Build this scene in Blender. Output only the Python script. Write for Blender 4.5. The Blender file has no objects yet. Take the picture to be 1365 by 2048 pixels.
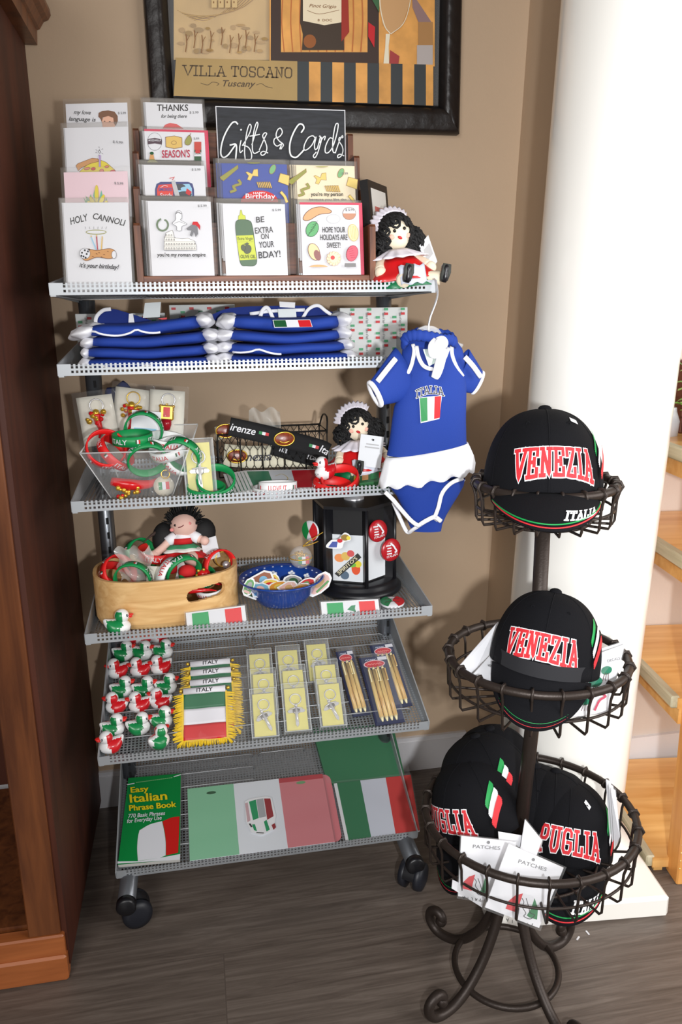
import bpy, math, random
from mathutils import Vector, Matrix, Euler
PI=math.pi; sin=math.sin; cos=math.cos; R=math.radians
rnd=random.Random(7)
sc=bpy.context.scene; COL=sc.collection
# ------------------------------------------------------------------ camera, world, lights, exposure
CP=Vector((0.2048,-1.2725,1.1210)); PITCH,YAW,ROLL,FPX=0.24663,0.18022,-0.01541,1566.0
cF=Vector((sin(YAW)*cos(PITCH),cos(YAW)*cos(PITCH),-sin(PITCH)))
_r=Vector((cos(YAW),-sin(YAW),0)); _u=_r.cross(cF)
cR=_r*cos(ROLL)+_u*sin(ROLL); cU=_u*cos(ROLL)-_r*sin(ROLL)
cd=bpy.data.cameras.new('camera'); cam=bpy.data.objects.new('camera',cd); COL.objects.link(cam)
cam.matrix_world=Matrix(((cR.x,cU.x,-cF.x,CP.x),(cR.y,cU.y,-cF.y,CP.y),(cR.z,cU.z,-cF.z,CP.z),(0,0,0,1)))
cd.sensor_fit='VERTICAL'; cd.sensor_height=36.0; cd.lens=36.0*FPX/2048; cd.clip_start=0.02; cd.clip_end=50
sc.camera=cam
sc.view_settings.view_transform='Standard'; sc.view_settings.look='None'; sc.view_settings.gamma=1; sc.view_settings.use_curve_mapping=False
sc.view_settings.exposure=0.0
W=bpy.data.worlds.new('world'); sc.world=W; W.use_nodes=True
W.node_tree.nodes['Background'].inputs[0].default_value=(1.0,0.97,0.94,1); W.node_tree.nodes['Background'].inputs[1].default_value=0.15
def lamp(name,kind,loc,power,color,size,aim=None,sy=None):
    d=bpy.data.lights.new(name,kind); d.energy=power; d.color=color
    if kind=='AREA': d.shape='RECTANGLE'; d.size=size; d.size_y=sy or size
    else: d.shadow_soft_size=size
    o=bpy.data.objects.new(name,d); COL.objects.link(o); o.location=loc
    if aim is not None: o.rotation_euler=(Vector(aim)-Vector(loc)).to_track_quat('-Z','Y').to_euler()
    return o
fl=lamp('camera_flash','SPOT',(0.36,-1.36,1.07),66,(0.97,0.985,1),0.022,(1.15,0.2,0.9)); fl.data.spot_size=R(112); fl.data.spot_blend=1.0
lamp('left_fill_light','AREA',(-0.9,-3.0,1.9),44,(1,0.98,0.96),1.4,(0.9,0.3,0.7),1.5)  # soft fill added from the left front; its source is unseen
lamp('right_fill_light','AREA',(2.0,-1.7,1.4),26,(1,0.98,0.96),1.0,(1.1,0.1,0.4),1.3)  # fill added for the right floor and shelves; no window known there
lamp('side_window_light','AREA',(2.9,-.9,1.3),30,(1,0.97,0.95),1.2,(1.3,.25,0.6),1.4)

def px(u,v): return cF+cR*((u-682.5)/FPX)+cU*((1024-v)/FPX)
def at_y(u,v,y):
    d=px(u,v); return CP+d*((y-CP.y)/d.y)
def at_z(u,v,z):
    d=px(u,v); return CP+d*((z-CP.z)/d.z)
def hit(u,v,p,n):
    d=px(u,v); return CP+d*(((Vector(p)-CP).dot(n))/d.dot(n))

# ------------------------------------------------------------------ materials
def lin(c):
    return tuple(((x/255.)/12.92 if x/255.<=0.04045 else ((x/255.+0.055)/1.055)**2.4) for x in c)+(1,)
def mat(name,rgb,rough=.6,metal=0,alpha=1,bump=0,bscale=200,var=0,vscale=30,coat=0,spec=None,stretch=None):
    m=bpy.data.materials.new(name); m.use_nodes=True; nt=m.node_tree; b=nt.nodes['Principled BSDF']
    c=lin(rgb); b.inputs['Base Color'].default_value=c; b.inputs['Roughness'].default_value=rough; b.inputs['Metallic'].default_value=metal
    b.inputs['Alpha'].default_value=alpha
    if coat: b.inputs['Coat Weight'].default_value=coat; b.inputs['Coat Roughness'].default_value=.08
    if spec is not None: b.inputs['Specular IOR Level'].default_value=spec
    if var or bump:
        tc=nt.nodes.new('ShaderNodeTexCoord'); mp=nt.nodes.new('ShaderNodeMapping'); nt.links.new(tc.outputs['Object'],mp.inputs[0])
        if stretch: mp.inputs['Scale'].default_value=stretch
    if var:
        n=nt.nodes.new('ShaderNodeTexNoise'); n.inputs['Scale'].default_value=vscale; n.inputs['Detail'].default_value=4
        nt.links.new(mp.outputs[0],n.inputs['Vector'])
        r=nt.nodes.new('ShaderNodeValToRGB'); nt.links.new(n.outputs['Fac'],r.inputs[0])
        r.color_ramp.elements[0].position=.3; r.color_ramp.elements[1].position=.7
        r.color_ramp.elements[0].color=tuple(x*(1-var) for x in c[:3])+(1,); r.color_ramp.elements[1].color=tuple(min(1,x*(1+var)) for x in c[:3])+(1,)
        nt.links.new(r.outputs[0],b.inputs['Base Color'])
    if bump:
        n=nt.nodes.new('ShaderNodeTexNoise'); n.inputs['Scale'].default_value=bscale; n.inputs['Detail'].default_value=3
        nt.links.new(mp.outputs[0],n.inputs['Vector'])
        bp=nt.nodes.new('ShaderNodeBump'); bp.inputs['Strength'].default_value=bump; bp.inputs['Distance'].default_value=.002
        nt.links.new(n.outputs['Fac'],bp.inputs['Height']); nt.links.new(bp.outputs[0],b.inputs['Normal'])
    return m
def wood(name,c1,c2,axis='Z',scale=9,rough=.4,stretch=14,coat=0):
    m=bpy.data.materials.new(name); m.use_nodes=True; nt=m.node_tree; b=nt.nodes['Principled BSDF']; b.inputs['Roughness'].default_value=rough
    if coat: b.inputs['Coat Weight'].default_value=coat; b.inputs['Coat Roughness'].default_value=.15
    tc=nt.nodes.new('ShaderNodeTexCoord'); mp=nt.nodes.new('ShaderNodeMapping'); nt.links.new(tc.outputs['Object'],mp.inputs[0])
    s=[scale*stretch/4]*3; s['XYZ'.index(axis)]=scale/4; mp.inputs['Scale'].default_value=s
    n=nt.nodes.new('ShaderNodeTexNoise'); n.inputs['Scale'].default_value=1.6; n.inputs['Detail'].default_value=7; n.inputs['Distortion'].default_value=.7
    nt.links.new(mp.outputs[0],n.inputs['Vector'])
    r=nt.nodes.new('ShaderNodeValToRGB'); nt.links.new(n.outputs['Fac'],r.inputs[0])
    r.color_ramp.elements[0].position=.33; r.color_ramp.elements[1].position=.68
    r.color_ramp.elements[0].color=lin(c1); r.color_ramp.elements[1].color=lin(c2)
    nt.links.new(r.outputs[0],b.inputs['Base Color'])
    bp=nt.nodes.new('ShaderNodeBump'); bp.inputs['Strength'].default_value=.12; bp.inputs['Distance'].default_value=.001
    nt.links.new(n.outputs['Fac'],bp.inputs['Height']); nt.links.new(bp.outputs[0],b.inputs['Normal'])
    return m
def glassy(name,rgb,alpha,rough=.08):
    return mat(name,rgb,rough,0,alpha,spec=.6)
M={}
def C(name,*a,**k):
    if name not in M: M[name]=mat(name,*a,**k)
    return M[name]
WHITE=C('white paper',(224,224,228),.55); BLK=C('black print',(24,24,26),.6); GRY=C('grey print',(120,120,122),.6); LGR=C('light grey print',(190,190,192),.6)
RED=C('red print',(200,30,38),.5); GRN=C('green print',(12,130,62),.5); DGR=C('dark green print',(20,80,40),.6); CRIM=C('crimson print',(178,26,60),.5)
PINK=C('pink print',(238,208,216),.6); YEL=C('yellow print',(226,208,60),.6); CREAM=C('cream print',(238,222,190),.6); TAN=C('tan print',(205,150,95),.6)
BRN=C('brown print',(120,76,45),.6); GOLDP=C('ochre print',(222,184,96),.6); SKIN=C('skin print',(232,178,150),.6); BLUEP=C('blue print',(66,84,160),.55)
LGN=C('light green print',(120,178,120),.6); LIME=C('lime print',(205,214,70),.6); SKY=C('sky print',(150,200,225),.6); OLIVE=C('olive print',(150,150,70),.6)
WALNUT=wood('walnut',(70,36,22),(132,80,50),'Z',22,.45); WALNUTX=wood('walnut across',(80,40,24),(134,80,50),'X',22,.45)
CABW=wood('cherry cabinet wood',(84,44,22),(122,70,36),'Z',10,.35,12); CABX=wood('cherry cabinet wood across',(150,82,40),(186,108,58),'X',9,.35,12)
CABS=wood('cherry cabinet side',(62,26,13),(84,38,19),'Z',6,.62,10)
BAMB=wood('bamboo',(206,158,98),(232,192,134),'X',16,.42,12); PINE=wood('honey pine',(222,160,84),(246,196,122),'X',8,.35,10,.3)
PINEZ=wood('honey pine upright',(206,134,62),(232,168,92),'Z',8,.35,10,.3); TRIMW=wood('pale worn edge trim',(176,170,140),(216,208,180),'Y',8,.5,14)
STEEL=mat('silver painted steel',(176,180,184),.42,.35); STEELD=mat('grey steel post',(128,132,138),.3,.75); IRON=mat('dark bronze iron',(54,45,40),.45,.45,bump=.15,bscale=300)
BPLA=mat('black plastic',(22,22,26),.35); NAVYP=mat('caster plastic',(30,32,40),.45); SLEEVE=glassy('clear sleeve',(205,200,194),.07,.1); FILM=glassy('clear film',(210,210,210),.07,.12)
ACRY=glassy('clear acrylic',(225,228,228),.075,.04); CRYST=glassy('clear blister',(235,238,240),.12,.05)
CHROME=mat('chrome wire',(222,222,226),.25,.6); GOLD=mat('gold metal',(230,186,72),.25,.65); SILV=mat('silver metal',(226,224,226),.3,.3)
CAPB=mat('black cotton twill',(13,13,17),.9,bump=.3,bscale=900,spec=.2); EMB=mat('embroidered red',(214,38,48),.55,bump=.4,bscale=1500); EMBW=mat('embroidered white',(240,240,242),.55); EMBG=mat('embroidered green',(10,150,70),.55)
BLUEC=mat('royal blue jersey',(16,55,146),.8,bump=.15,bscale=700); BLUED=mat('royal blue jersey inside',(16,42,120),.85); WHC=mat('white jersey',(242,242,246),.8,bump=.1,bscale=500)
SILR=mat('red silicone',(226,34,34),.45); SILG=mat('green silicone',(14,140,74),.45); SILW=mat('white silicone',(240,240,240),.45)

# ------------------------------------------------------------------ mesh building
class MB:
    def __init__(s): s.v=[]; s.f=[]; s.mi=[]; s.sm=[]; s.ms=[]; s.T=Matrix()
    def m(s,mt):
        if mt not in s.ms: s.ms.append(mt)
        return s.ms.index(mt)
    def add(s,vs,fs,mt,smooth=False):
        b=len(s.v); k=s.m(mt) if not isinstance(mt,(list,tuple)) else None
        s.v+=[tuple(s.T@Vector(p)) for p in vs]
        for i,f in enumerate(fs):
            s.f.append([b+j for j in f]); s.mi.append(k if k is not None else s.m(mt[i])); s.sm.append(smooth)
        return s
    def box(s,c,d,mt,rot=None,bev=0):
        x,y,z=d[0]/2,d[1]/2,d[2]/2
        if bev:
            e=bev; vs=[];fs=[]
            for sx in (-1,1):
                for sy in (-1,1):
                    for sz in (-1,1):
                        vs+=[(sx*x,sy*(y-e),sz*(z-e)),(sx*(x-e),sy*y,sz*(z-e)),(sx*(x-e),sy*(y-e),sz*z)]
            I=lambda a,b,c,k:((a*2+b)*2+c)*3+k
            for a in (0,1):
                q=[I(a,0,0,0),I(a,1,0,0),I(a,1,1,0),I(a,0,1,0)]; fs.append(q if a else q[::-1])
                q=[I(0,a,0,1),I(1,a,0,1),I(1,a,1,1),I(0,a,1,1)]; fs.append(q[::-1] if a else q)
                q=[I(0,0,a,2),I(1,0,a,2),I(1,1,a,2),I(0,1,a,2)]; fs.append(q if a else q[::-1])
                for b in (0,1):
                    fs.append([I(a,b,0,0),I(a,b,0,1),I(a,b,1,1),I(a,b,1,0)]); fs.append([I(a,0,b,0),I(a,0,b,2),I(a,1,b,2),I(a,1,b,0)]); fs.append([I(0,a,b,1),I(0,a,b,2),I(1,a,b,2),I(1,a,b,1)])
                    for c2 in (0,1): fs.append([I(a,b,c2,0),I(a,b,c2,1),I(a,b,c2,2)])
        else:
            vs=[(-x,-y,-z),(x,-y,-z),(x,y,-z),(-x,y,-z),(-x,-y,z),(x,-y,z),(x,y,z),(-x,y,z)]
            fs=[(3,2,1,0),(4,5,6,7),(0,1,5,4),(1,2,6,5),(2,3,7,6),(3,0,4,7)]
        Mx=Matrix.Translation(c)@(Euler(rot).to_matrix().to_4x4() if rot else Matrix())
        return s.add([Mx@Vector(p) for p in vs],fs,mt)
    def tube(s,pts,r,mt,n=8,closed=False,cap=True,flat=1.0,up=None):
        pts=[Vector(p) for p in pts]; N=len(pts); rr=r if isinstance(r,(list,tuple)) else [r]*N
        vs=[];fs=[]; prev=None; fa,fb=(flat,1.0) if (up is not None and up[1]<0) else (1.0,flat)
        for i in range(N):
            if closed: t=(pts[(i+1)%N]-pts[i-1])
            else: t=pts[min(i+1,N-1)]-pts[max(i-1,0)]
            if t.length<1e-9: t=Vector((0,0,1))
            t.normalize()
            if up is not None: a=Vector(up)-t*t.dot(Vector(up))
            elif prev is None: a=Vector((0,0,1)).cross(t) if abs(t.z)<.9 else Vector((1,0,0)).cross(t)
            else: a=prev-t*prev.dot(t)
            if a.length<1e-9: a=Vector((1,0,0))
            a.normalize(); prev=a; b=t.cross(a)
            for k in range(n):
                an=2*PI*k/n; vs.append(pts[i]+a*(rr[i]*cos(an)*fa)+b*(rr[i]*sin(an)*fb))
        for i in range(N if closed else N-1):
            j=(i+1)%N
            for k in range(n): fs.append((i*n+k,i*n+(k+1)%n,j*n+(k+1)%n,j*n+k))
        if cap and not closed: fs+= [tuple(range(n))[::-1],tuple((N-1)*n+k for k in range(n))]
        return s.add(vs,fs,mt,True)
    def lathe(s,prof,mt,n=24,c=(0,0,0),ax=None,sx=1,sy=1,a0=0,a1=2*PI,cap=False):
        full=abs(a1-a0-2*PI)<1e-6; cnt=n if full else n+1; vs=[];fs=[]
        Mx=Matrix.Translation(c)@(Vector((0,0,1)).rotation_difference(Vector(ax)).to_matrix().to_4x4() if ax else Matrix())
        for (r,z) in prof:
            for k in range(cnt):
                a=a0+(a1-a0)*k/n; vs.append(Mx@Vector((r*cos(a)*sx,r*sin(a)*sy,z)))
        for i in range(len(prof)-1):
            for k in range(n):
                k2=(k+1)%cnt; fs.append((i*cnt+k,i*cnt+k2,(i+1)*cnt+k2,(i+1)*cnt+k))
        if cap: fs+=[tuple(range(cnt))[::-1],tuple((len(prof)-1)*cnt+k for k in range(cnt))]
        return s.add(vs,fs,mt,True)
    def ball(s,c,r,mt,nu=16,nv=10,rot=None,fn=None,pick=None):
        r=(r,r,r) if not isinstance(r,(list,tuple)) else r
        Mx=Matrix.Translation(c)@(Euler(rot).to_matrix().to_4x4() if rot else Matrix())
        vs=[];fs=[];ml=[]
        for j in range(nv+1):
            t=PI*j/nv
            for i in range(nu):
                a=2*PI*i/nu; p=Vector((r[0]*sin(t)*cos(a),r[1]*sin(t)*sin(a),r[2]*cos(t)))
                if fn: p=Vector(fn(p))
                vs.append(p)
        for j in range(nv):
            for i in range(nu):
                q=(j*nu+i,(j+1)*nu+i,(j+1)*nu+(i+1)%nu,j*nu+(i+1)%nu); fs.append(q)
                if pick: ml.append(pick(sum((vs[k] for k in q),Vector())/4))
        return s.add([Mx@p for p in vs],fs,ml if pick else mt,True)
    def surf(s,fn,nu,nv,mt,cu=False,thick=0,pick=None):
        vs=[];fs=[];ml=[]
        for j in range(nv+1):
            for i in range(nu+(0 if cu else 1)): vs.append(Vector(fn(i/nu,j/nv)))
        w=nu if cu else nu+1
        for j in range(nv):
            for i in range(nu):
                fs.append((j*w+i,j*w+(i+1)%w,(j+1)*w+(i+1)%w,(j+1)*w+i))
                if pick: ml.append(pick((i+.5)/nu,(j+.5)/nv))
        s.add(vs,fs,ml if pick else mt,True)
        return s
    def prism(s,pts,z0,z1,mt,Mx=None,smooth=False):
        Mx=Mx or Matrix(); n=len(pts)
        vs=[Mx@Vector((p[0],p[1],z0)) for p in pts]+[Mx@Vector((p[0],p[1],z1)) for p in pts]
        fs=[tuple(range(n))[::-1],tuple(range(n,2*n))]+[(i,(i+1)%n,n+(i+1)%n,n+i) for i in range(n)]
        return s.add(vs,fs,mt,smooth)
    def build(s,name,parent=None,loc=None,rot=None,solid=0,sub=0):
        me=bpy.data.meshes.new(name); me.from_pydata(s.v,[],s.f); me.polygons.foreach_set('material_index',s.mi); me.polygons.foreach_set('use_smooth',s.sm)
        for m_ in s.ms: me.materials.append(m_)
        me.validate(); me.update()
        o=bpy.data.objects.new(name,me); COL.objects.link(o)
        if parent is not None: o.parent=parent
        if loc is not None: o.location=loc
        if rot is not None: o.rotation_euler=rot
        if solid:
            md=o.modifiers.new('solid','SOLIDIFY'); md.thickness=solid; md.offset=0
        if sub:
            md=o.modifiers.new('sub','SUBSURF'); md.levels=sub; md.render_levels=sub
        return o
def tag(o,label=None,cat=None,group=None,kind=None):
    if label: o['label']=label
    if cat: o['category']=cat
    if group: o['group']=group
    if kind: o['kind']=kind
    return o
def thing(name,label,cat,loc=(0,0,0),rot=(0,0,0),group=None):
    o=bpy.data.objects.new(name,None); o.empty_display_size=.02; COL.objects.link(o); o.location=loc; o.rotation_euler=rot
    return tag(o,label,cat,group)
def dup(o,loc=None,rot=None,label=None,group=None,parent=None):
    c=o.copy(); COL.objects.link(c)
    if parent is not None: c.parent=parent
    if loc is not None: c.location=loc
    if rot is not None: c.rotation_euler=rot
    if label: c['label']=label
    if group: c['group']=group
    for ch in o.children: dup(ch,parent=c)
    return c
def smooth(pts,n=6,closed=False):
    P=[Vector(p) if len(p)==3 else Vector((p[0],p[1],0)) for p in pts]; out=[]; N=len(P)
    for i in range(N if closed else N-1):
        a=P[i-1] if (closed or i>0) else P[i]*2-P[i+1]; b=P[i]; c=P[(i+1)%N]; d=P[(i+2)%N] if (closed or i+2<N) else c*2-b
        for k in range(n):
            t=k/n; out.append(.5*((2*b)+(c-a)*t+(2*a-5*b+4*c-d)*t*t+(3*b-a-3*c+d)*t**3))
    if not closed: out.append(P[-1])
    return out
def ring(r,n=24,c=(0,0,0),z=0): return [(c[0]+r*cos(2*PI*k/n),c[1]+r*sin(2*PI*k/n),c[2]+z) for k in range(n)]

# ------------------------------------------------------------------ flat graphics and lettering
_gl={}
def glyphs(txt):
    if txt not in _gl:
        cu=bpy.data.curves.new('t','FONT'); cu.body=txt; cu.size=1; cu.resolution_u=3; cu.align_x='CENTER'; cu.offset=.012
        o=bpy.data.objects.new('t',cu); me=bpy.data.meshes.new_from_object(o)
        vs=[v.co.copy() for v in me.vertices]; fs=[list(p.vertices) for p in me.polygons]
        bpy.data.objects.remove(o); bpy.data.meshes.remove(me); bpy.data.curves.remove(cu)
        w=(max(v.x for v in vs)-min(v.x for v in vs)) if vs else 1
        _gl[txt]=(vs,fs,w)
    return _gl[txt]
SL={'V':(.8,[[(0,1),(.4,0),(.8,1)],[(-.12,1),(.2,1)],[(.6,1),(.92,1)]]),'E':(.75,[[(.12,0),(.12,1)],[(0,1),(.72,1),(.72,.76)],[(0,0),(.72,0),(.72,.24)],[(.12,.5),(.5,.5)],[(.5,.62),(.5,.38)]]),
'N':(.82,[[(.14,0),(.14,1),(.68,0),(.68,1)],[(0,0),(.28,0)],[(-.02,1),(.16,1)],[(.54,1),(.82,1)]]),'Z':(.72,[[(.04,.74),(.04,1),(.68,1),(.04,0),(.68,0),(.68,.26)]]),
'I':(.4,[[(.2,0),(.2,1)],[(.03,0),(.37,0)],[(.03,1),(.37,1)]]),'A':(.84,[[(.1,0),(.42,1),(.74,0)],[(.2,.34),(.64,.34)],[(-.03,0),(.24,0)],[(.6,0),(.87,0)],[(.28,1),(.44,1)]]),
'P':(.74,[[(.14,0),(.14,1)],[(0,1),(.56,1),(.7,.88),(.7,.6),(.56,.48),(.14,.48)],[(0,0),(.3,0)]]),'U':(.84,[[(.14,1),(.14,.18),(.28,0),(.56,0),(.7,.18),(.7,1)],[(0,1),(.28,1)],[(.56,1),(.84,1)]]),
'G':(.8,[[(.72,.74),(.72,.88),(.58,1),(.2,1),(.06,.84),(.06,.16),(.2,0),(.58,0),(.72,.14),(.72,.44),(.42,.44)]]),'L':(.68,[[(.14,0),(.14,1)],[(0,1),(.3,1)],[(0,0),(.66,0),(.66,.28)]]),
'T':(.76,[[(.38,0),(.38,1)],[(.02,.76),(.02,1),(.74,1),(.74,.76)],[(.22,0),(.54,0)]]),'S':(.7,[[(.64,.74),(.64,.9),(.54,1),(.16,1),(.06,.88),(.06,.64),(.16,.54),(.54,.46),(.64,.36),(.64,.12),(.54,0),(.16,0),(.06,.1),(.06,.26)]]),
'O':(.8,[[(.22,1),(.06,.8),(.06,.2),(.22,0),(.58,0),(.74,.2),(.74,.8),(.58,1),(.22,1)]]),'C':(.78,[[(.72,.72),(.72,.86),(.56,1),(.22,1),(.06,.8),(.06,.2),(.22,0),(.56,0),(.72,.14)]]),' ':(.4,[])}
class G:
    """draws layered flat shapes into an MB through fn(u,v,h) -> point"""
    def __init__(s,mb,fn=None,dh=.00012,h0=.0002,step=None,fl=1):
        s.fl=fl
        s.mb=mb; s.fn=fn or (lambda u,v,h:(u,v,h)); s.dh=dh; s.h=h0; s.step=step
    def nx(s): s.h+=s.dh; return s.h
    def poly(s,pts,mt,h=None):
        h=h or s.nx(); s.mb.add([s.fn(p[0],p[1],h) for p in pts],[tuple(range(len(pts)))],mt); return s
    def rect(s,x0,y0,x1,y1,mt,n=1):
        if n==1: return s.poly([(x0,y0),(x1,y0),(x1,y1),(x0,y1)],mt)
        h=s.nx(); s.mb.surf(lambda a,b:s.fn(x0+(x1-x0)*a,y0+(y1-y0)*b,h),n,n,mt); return s
    def ell(s,cx,cy,rx,ry,mt,a0=0,a1=360,n=20,rot=0):
        cr,sr=cos(R(rot)),sin(R(rot)); P=[]
        for k in range(n+(0 if a1-a0>=360 else 1)):
            a=R(a0+(a1-a0)*k/n); x,y=rx*cos(a),ry*sin(a); P.append((cx+x*cr-y*sr,cy+x*sr+y*cr))
        return s.poly(P,mt)
    def oell(s,cx,cy,rx,ry,mt,edge,w,rot=0,n=20):
        s.ell(cx,cy,rx,ry,edge,rot=rot,n=n); return s.ell(cx,cy,rx-w,ry-w,mt,rot=rot,n=n)
    def opoly(s,pts,mt,edge,w):
        s.poly(pts,mt); return s.line(list(pts)+[pts[0]],w,edge)
    def line(s,pts,w,mt,h=None,sm=0):
        if sm: pts=[(p.x,p.y) for p in smooth(pts,sm)]
        h=h or s.nx(); Q=[pts[0]]
        for a,b in zip(pts,pts[1:]):
            L=math.hypot(b[0]-a[0],b[1]-a[1]); k=max(1,int(L/s.step)) if s.step else 1
            for i in range(1,k+1): Q.append((a[0]+(b[0]-a[0])*i/k,a[1]+(b[1]-a[1])*i/k))
        vs=[];fs=[]; n=len(Q)
        for i in range(n):
            a=Q[max(0,i-1)]; b=Q[i]; c=Q[min(n-1,i+1)]
            d1=Vector((b[0]-a[0],b[1]-a[1])); d2=Vector((c[0]-b[0],c[1]-b[1]))
            if d1.length<1e-9: d1=d2.copy()
            if d2.length<1e-9: d2=d1.copy()
            if d1.length<1e-9: return s
            d1.normalize(); d2.normalize(); t=d1+d2
            if t.length<.2: t=d1.copy()
            t.normalize(); k=1/max(.8,abs(t.dot(d1))); nx,ny=-t.y*w/2*k,t.x*w/2*k
            e=0
            if i==0: e=-w/2
            if i==n-1: e=w/2
            vs+=[s.fn(b[0]+nx+t.x*e,b[1]+ny+t.y*e,h),s.fn(b[0]-nx+t.x*e,b[1]-ny+t.y*e,h)]
            if i: fs.append((2*i-2,2*i-1,2*i+1,2*i))
        s.mb.add(vs,fs,mt); return s
    def text(s,txt,x,y,size,mt,width=None,rot=0,shear=0,squash=1):
        vs,fs,w=glyphs(txt); h=s.nx(); k=(width/w if width else size*squash); cr,sr=cos(R(rot)),sin(R(rot)); out=[]
        for v in vs:
            a,b=v.x*k+v.y*size*shear,v.y*size*s.fl; out.append(s.fn(x+a*cr-b*sr,y+a*sr+b*cr,h))
        s.mb.add(out,fs,mt); return s
    def slab(s,txt,cx,cy,size,wid,w,mt,edge=None,we=0,arc=0,rot=0,grow=0,gap=.14):
        tot=sum(SL[c][0]+gap for c in txt)-gap; k=wid/tot; cr,sr=cos(R(rot)),sin(R(rot))
        for (ww,mm) in ([(we,edge),(w,mt)] if edge else [(w,mt)]):
            h=s.nx(); x=-tot/2
            for c in txt:
                for st in SL[c][1]:
                    P=[]
                    for i,(a,b) in enumerate(st):
                        if i and s.step is None:
                            pa=st[i-1]; seg=[(pa[0]+(a-pa[0])*t,pa[1]+(b-pa[1])*t) for t in (.5,1)]
                        else: seg=[(a,b)]
                        for (aa,bb) in seg:
                            X=(x+aa)*k; q=X/(wid/2); Y=s.fl*((bb-.5)*size*(1+grow*q*q)+arc*(1-q*q))
                            P.append((cx+X*cr-Y*sr,cy+X*sr+Y*cr))
                    s.line(P,ww,mm,h=h)
                x+=SL[c][0]+gap
        return s
    def flag(s,x0,y0,x1,y1,edge=None,e=0,n=1):
        if edge: s.rect(x0-e,y0-e,x1+e,y1+e,edge,n)
        w=(x1-x0)/3
        for i,m_ in enumerate((GRN,WHITE,RED)): s.rect(x0+w*i,y0,x0+w*(i+1),y1,m_,n)
        return s

def pxg(mb,p,n,x0=0,y0=0,k=1,**kw):
    """graphics on the plane (p,n), drawn in the coordinates of a magnified view"""
    n=Vector(n).normalized()
    return G(mb,lambda a,b,h:hit(x0+a/k,y0+b/k,p,n)+n*h,fl=-1,**kw)
def local(loc,rot=(0,0,0)): return (Matrix.Translation(loc)@Euler(rot).to_matrix().to_4x4()).inverted()
def slabq(mb,q,n,t,mt):
    """four world corners extruded backwards along -n"""
    n=Vector(n).normalized(); q=[Vector(p) for p in q]; b=[p-n*t for p in q]
    mb.add(q+b,[(0,1,2,3),(7,6,5,4)]+[(i,4+i,4+(i+1)%4,(i+1)%4) for i in range(4)],mt)
# ------------------------------------------------------------------ setting
def floor_mat():
    m=bpy.data.materials.new('grey oak planks'); m.use_nodes=True; nt=m.node_tree; b=nt.nodes['Principled BSDF']; L=nt.links.new
    tc=nt.nodes.new('ShaderNodeTexCoord'); mp=nt.nodes.new('ShaderNodeMapping'); L(tc.outputs['Object'],mp.inputs[0]); mp.inputs['Location'].default_value=(-.195,.068,0)
    br=nt.nodes.new('ShaderNodeTexBrick'); L(mp.outputs[0],br.inputs['Vector']); br.inputs['Scale'].default_value=1; br.inputs['Brick Width'].default_value=1.22; br.inputs['Row Height'].default_value=.30
    br.inputs['Mortar Size'].default_value=.0011; br.inputs['Mortar Smooth'].default_value=.1; br.offset=.42; br.inputs['Color1'].default_value=(.2,.2,.2,1); br.inputs['Color2'].default_value=(.8,.8,.8,1); br.inputs['Mortar'].default_value=(0,0,0,1)
    m2=nt.nodes.new('ShaderNodeMapping'); L(tc.outputs['Object'],m2.inputs[0]); m2.inputs['Scale'].default_value=(1.8,30,1)
    va=nt.nodes.new('ShaderNodeVectorMath'); va.operation='ADD'; L(m2.outputs[0],va.inputs[0]); L(br.outputs['Color'],va.inputs[1])
    n=nt.nodes.new('ShaderNodeTexNoise'); n.inputs['Scale'].default_value=2.6; n.inputs['Detail'].default_value=10; n.inputs['Roughness'].default_value=.66; n.inputs['Distortion'].default_value=1.0; L(va.outputs[0],n.inputs['Vector'])
    r=nt.nodes.new('ShaderNodeValToRGB'); L(n.outputs['Fac'],r.inputs[0]); e=r.color_ramp.elements
    e[0].position=.28; e[0].color=lin((80,70,63)); e[1].position=.72; e[1].color=lin((126,115,106)); k=e.new(.5); k.color=lin((104,93,85))
    mx=nt.nodes.new('ShaderNodeMix'); mx.data_type='RGBA'; L(br.outputs['Fac'],mx.inputs[0]); L(r.outputs[0],mx.inputs[6]); mx.inputs[7].default_value=lin((92,82,75))
    L(mx.outputs[2],b.inputs['Base Color']); b.inputs['Roughness'].default_value=.42
    bp=nt.nodes.new('ShaderNodeBump'); bp.inputs['Strength'].default_value=.15; bp.inputs['Distance'].default_value=.002; L(n.outputs['Fac'],bp.inputs['Height']); L(bp.outputs[0],b.inputs['Normal'])
    return m
WALLM=mat('tan wall paint',(190,165,138),.75,bump=.12,bscale=160,var=.03,vscale=4); PAINT=mat('white trim paint',(226,224,226),.45); COLM=mat('cream column enamel',(250,247,240),.22,coat=.3)
def struct(mb,name,**k): return tag(mb.build(name,**k),kind='structure')
b=MB(); b.box((.6,-.6,-.05),(6,4.4,.1),floor_mat()); struct(b,'floor')
WY=.441
b=MB(); b.prism([(-1.4,0),(.861,0),(.985,3.2),(-1.4,3.2)],0,.1,WALLM,Matrix(((1,0,0,0),(0,0,1,WY),(0,1,0,0),(0,0,0,1)))); struct(b,'wall_back')
b=MB(); b.surf(lambda u,v:(.861+.124*v+.0*u,WY-.25*u,3.2*v),1,1,WALLM); b.surf(lambda u,v:(.861+.124*v+(.145-.124*v)*u,WY-.25,3.2*v),1,1,WALLM); b.surf(lambda u,v:(1.006,WY-.25+.15*u,3.2*v),1,1,WALLM); struct(b,'wall_side')
b=MB(); b.box((2.25,.386,1.6),(2.5,.1,3.2),mat('brightened wall paint',(212,198,186),.75,bump=.12,bscale=160)); struct(b,'wall_right')  # paler than the tan walls; stronger light here is put into the colour
b=MB()
for zz,t in ((.040,.012),(.085,.009)): b.box((-.27,WY-t/2,zz),(2.2,t,.08 if zz<.05 else .012),PAINT)
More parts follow.
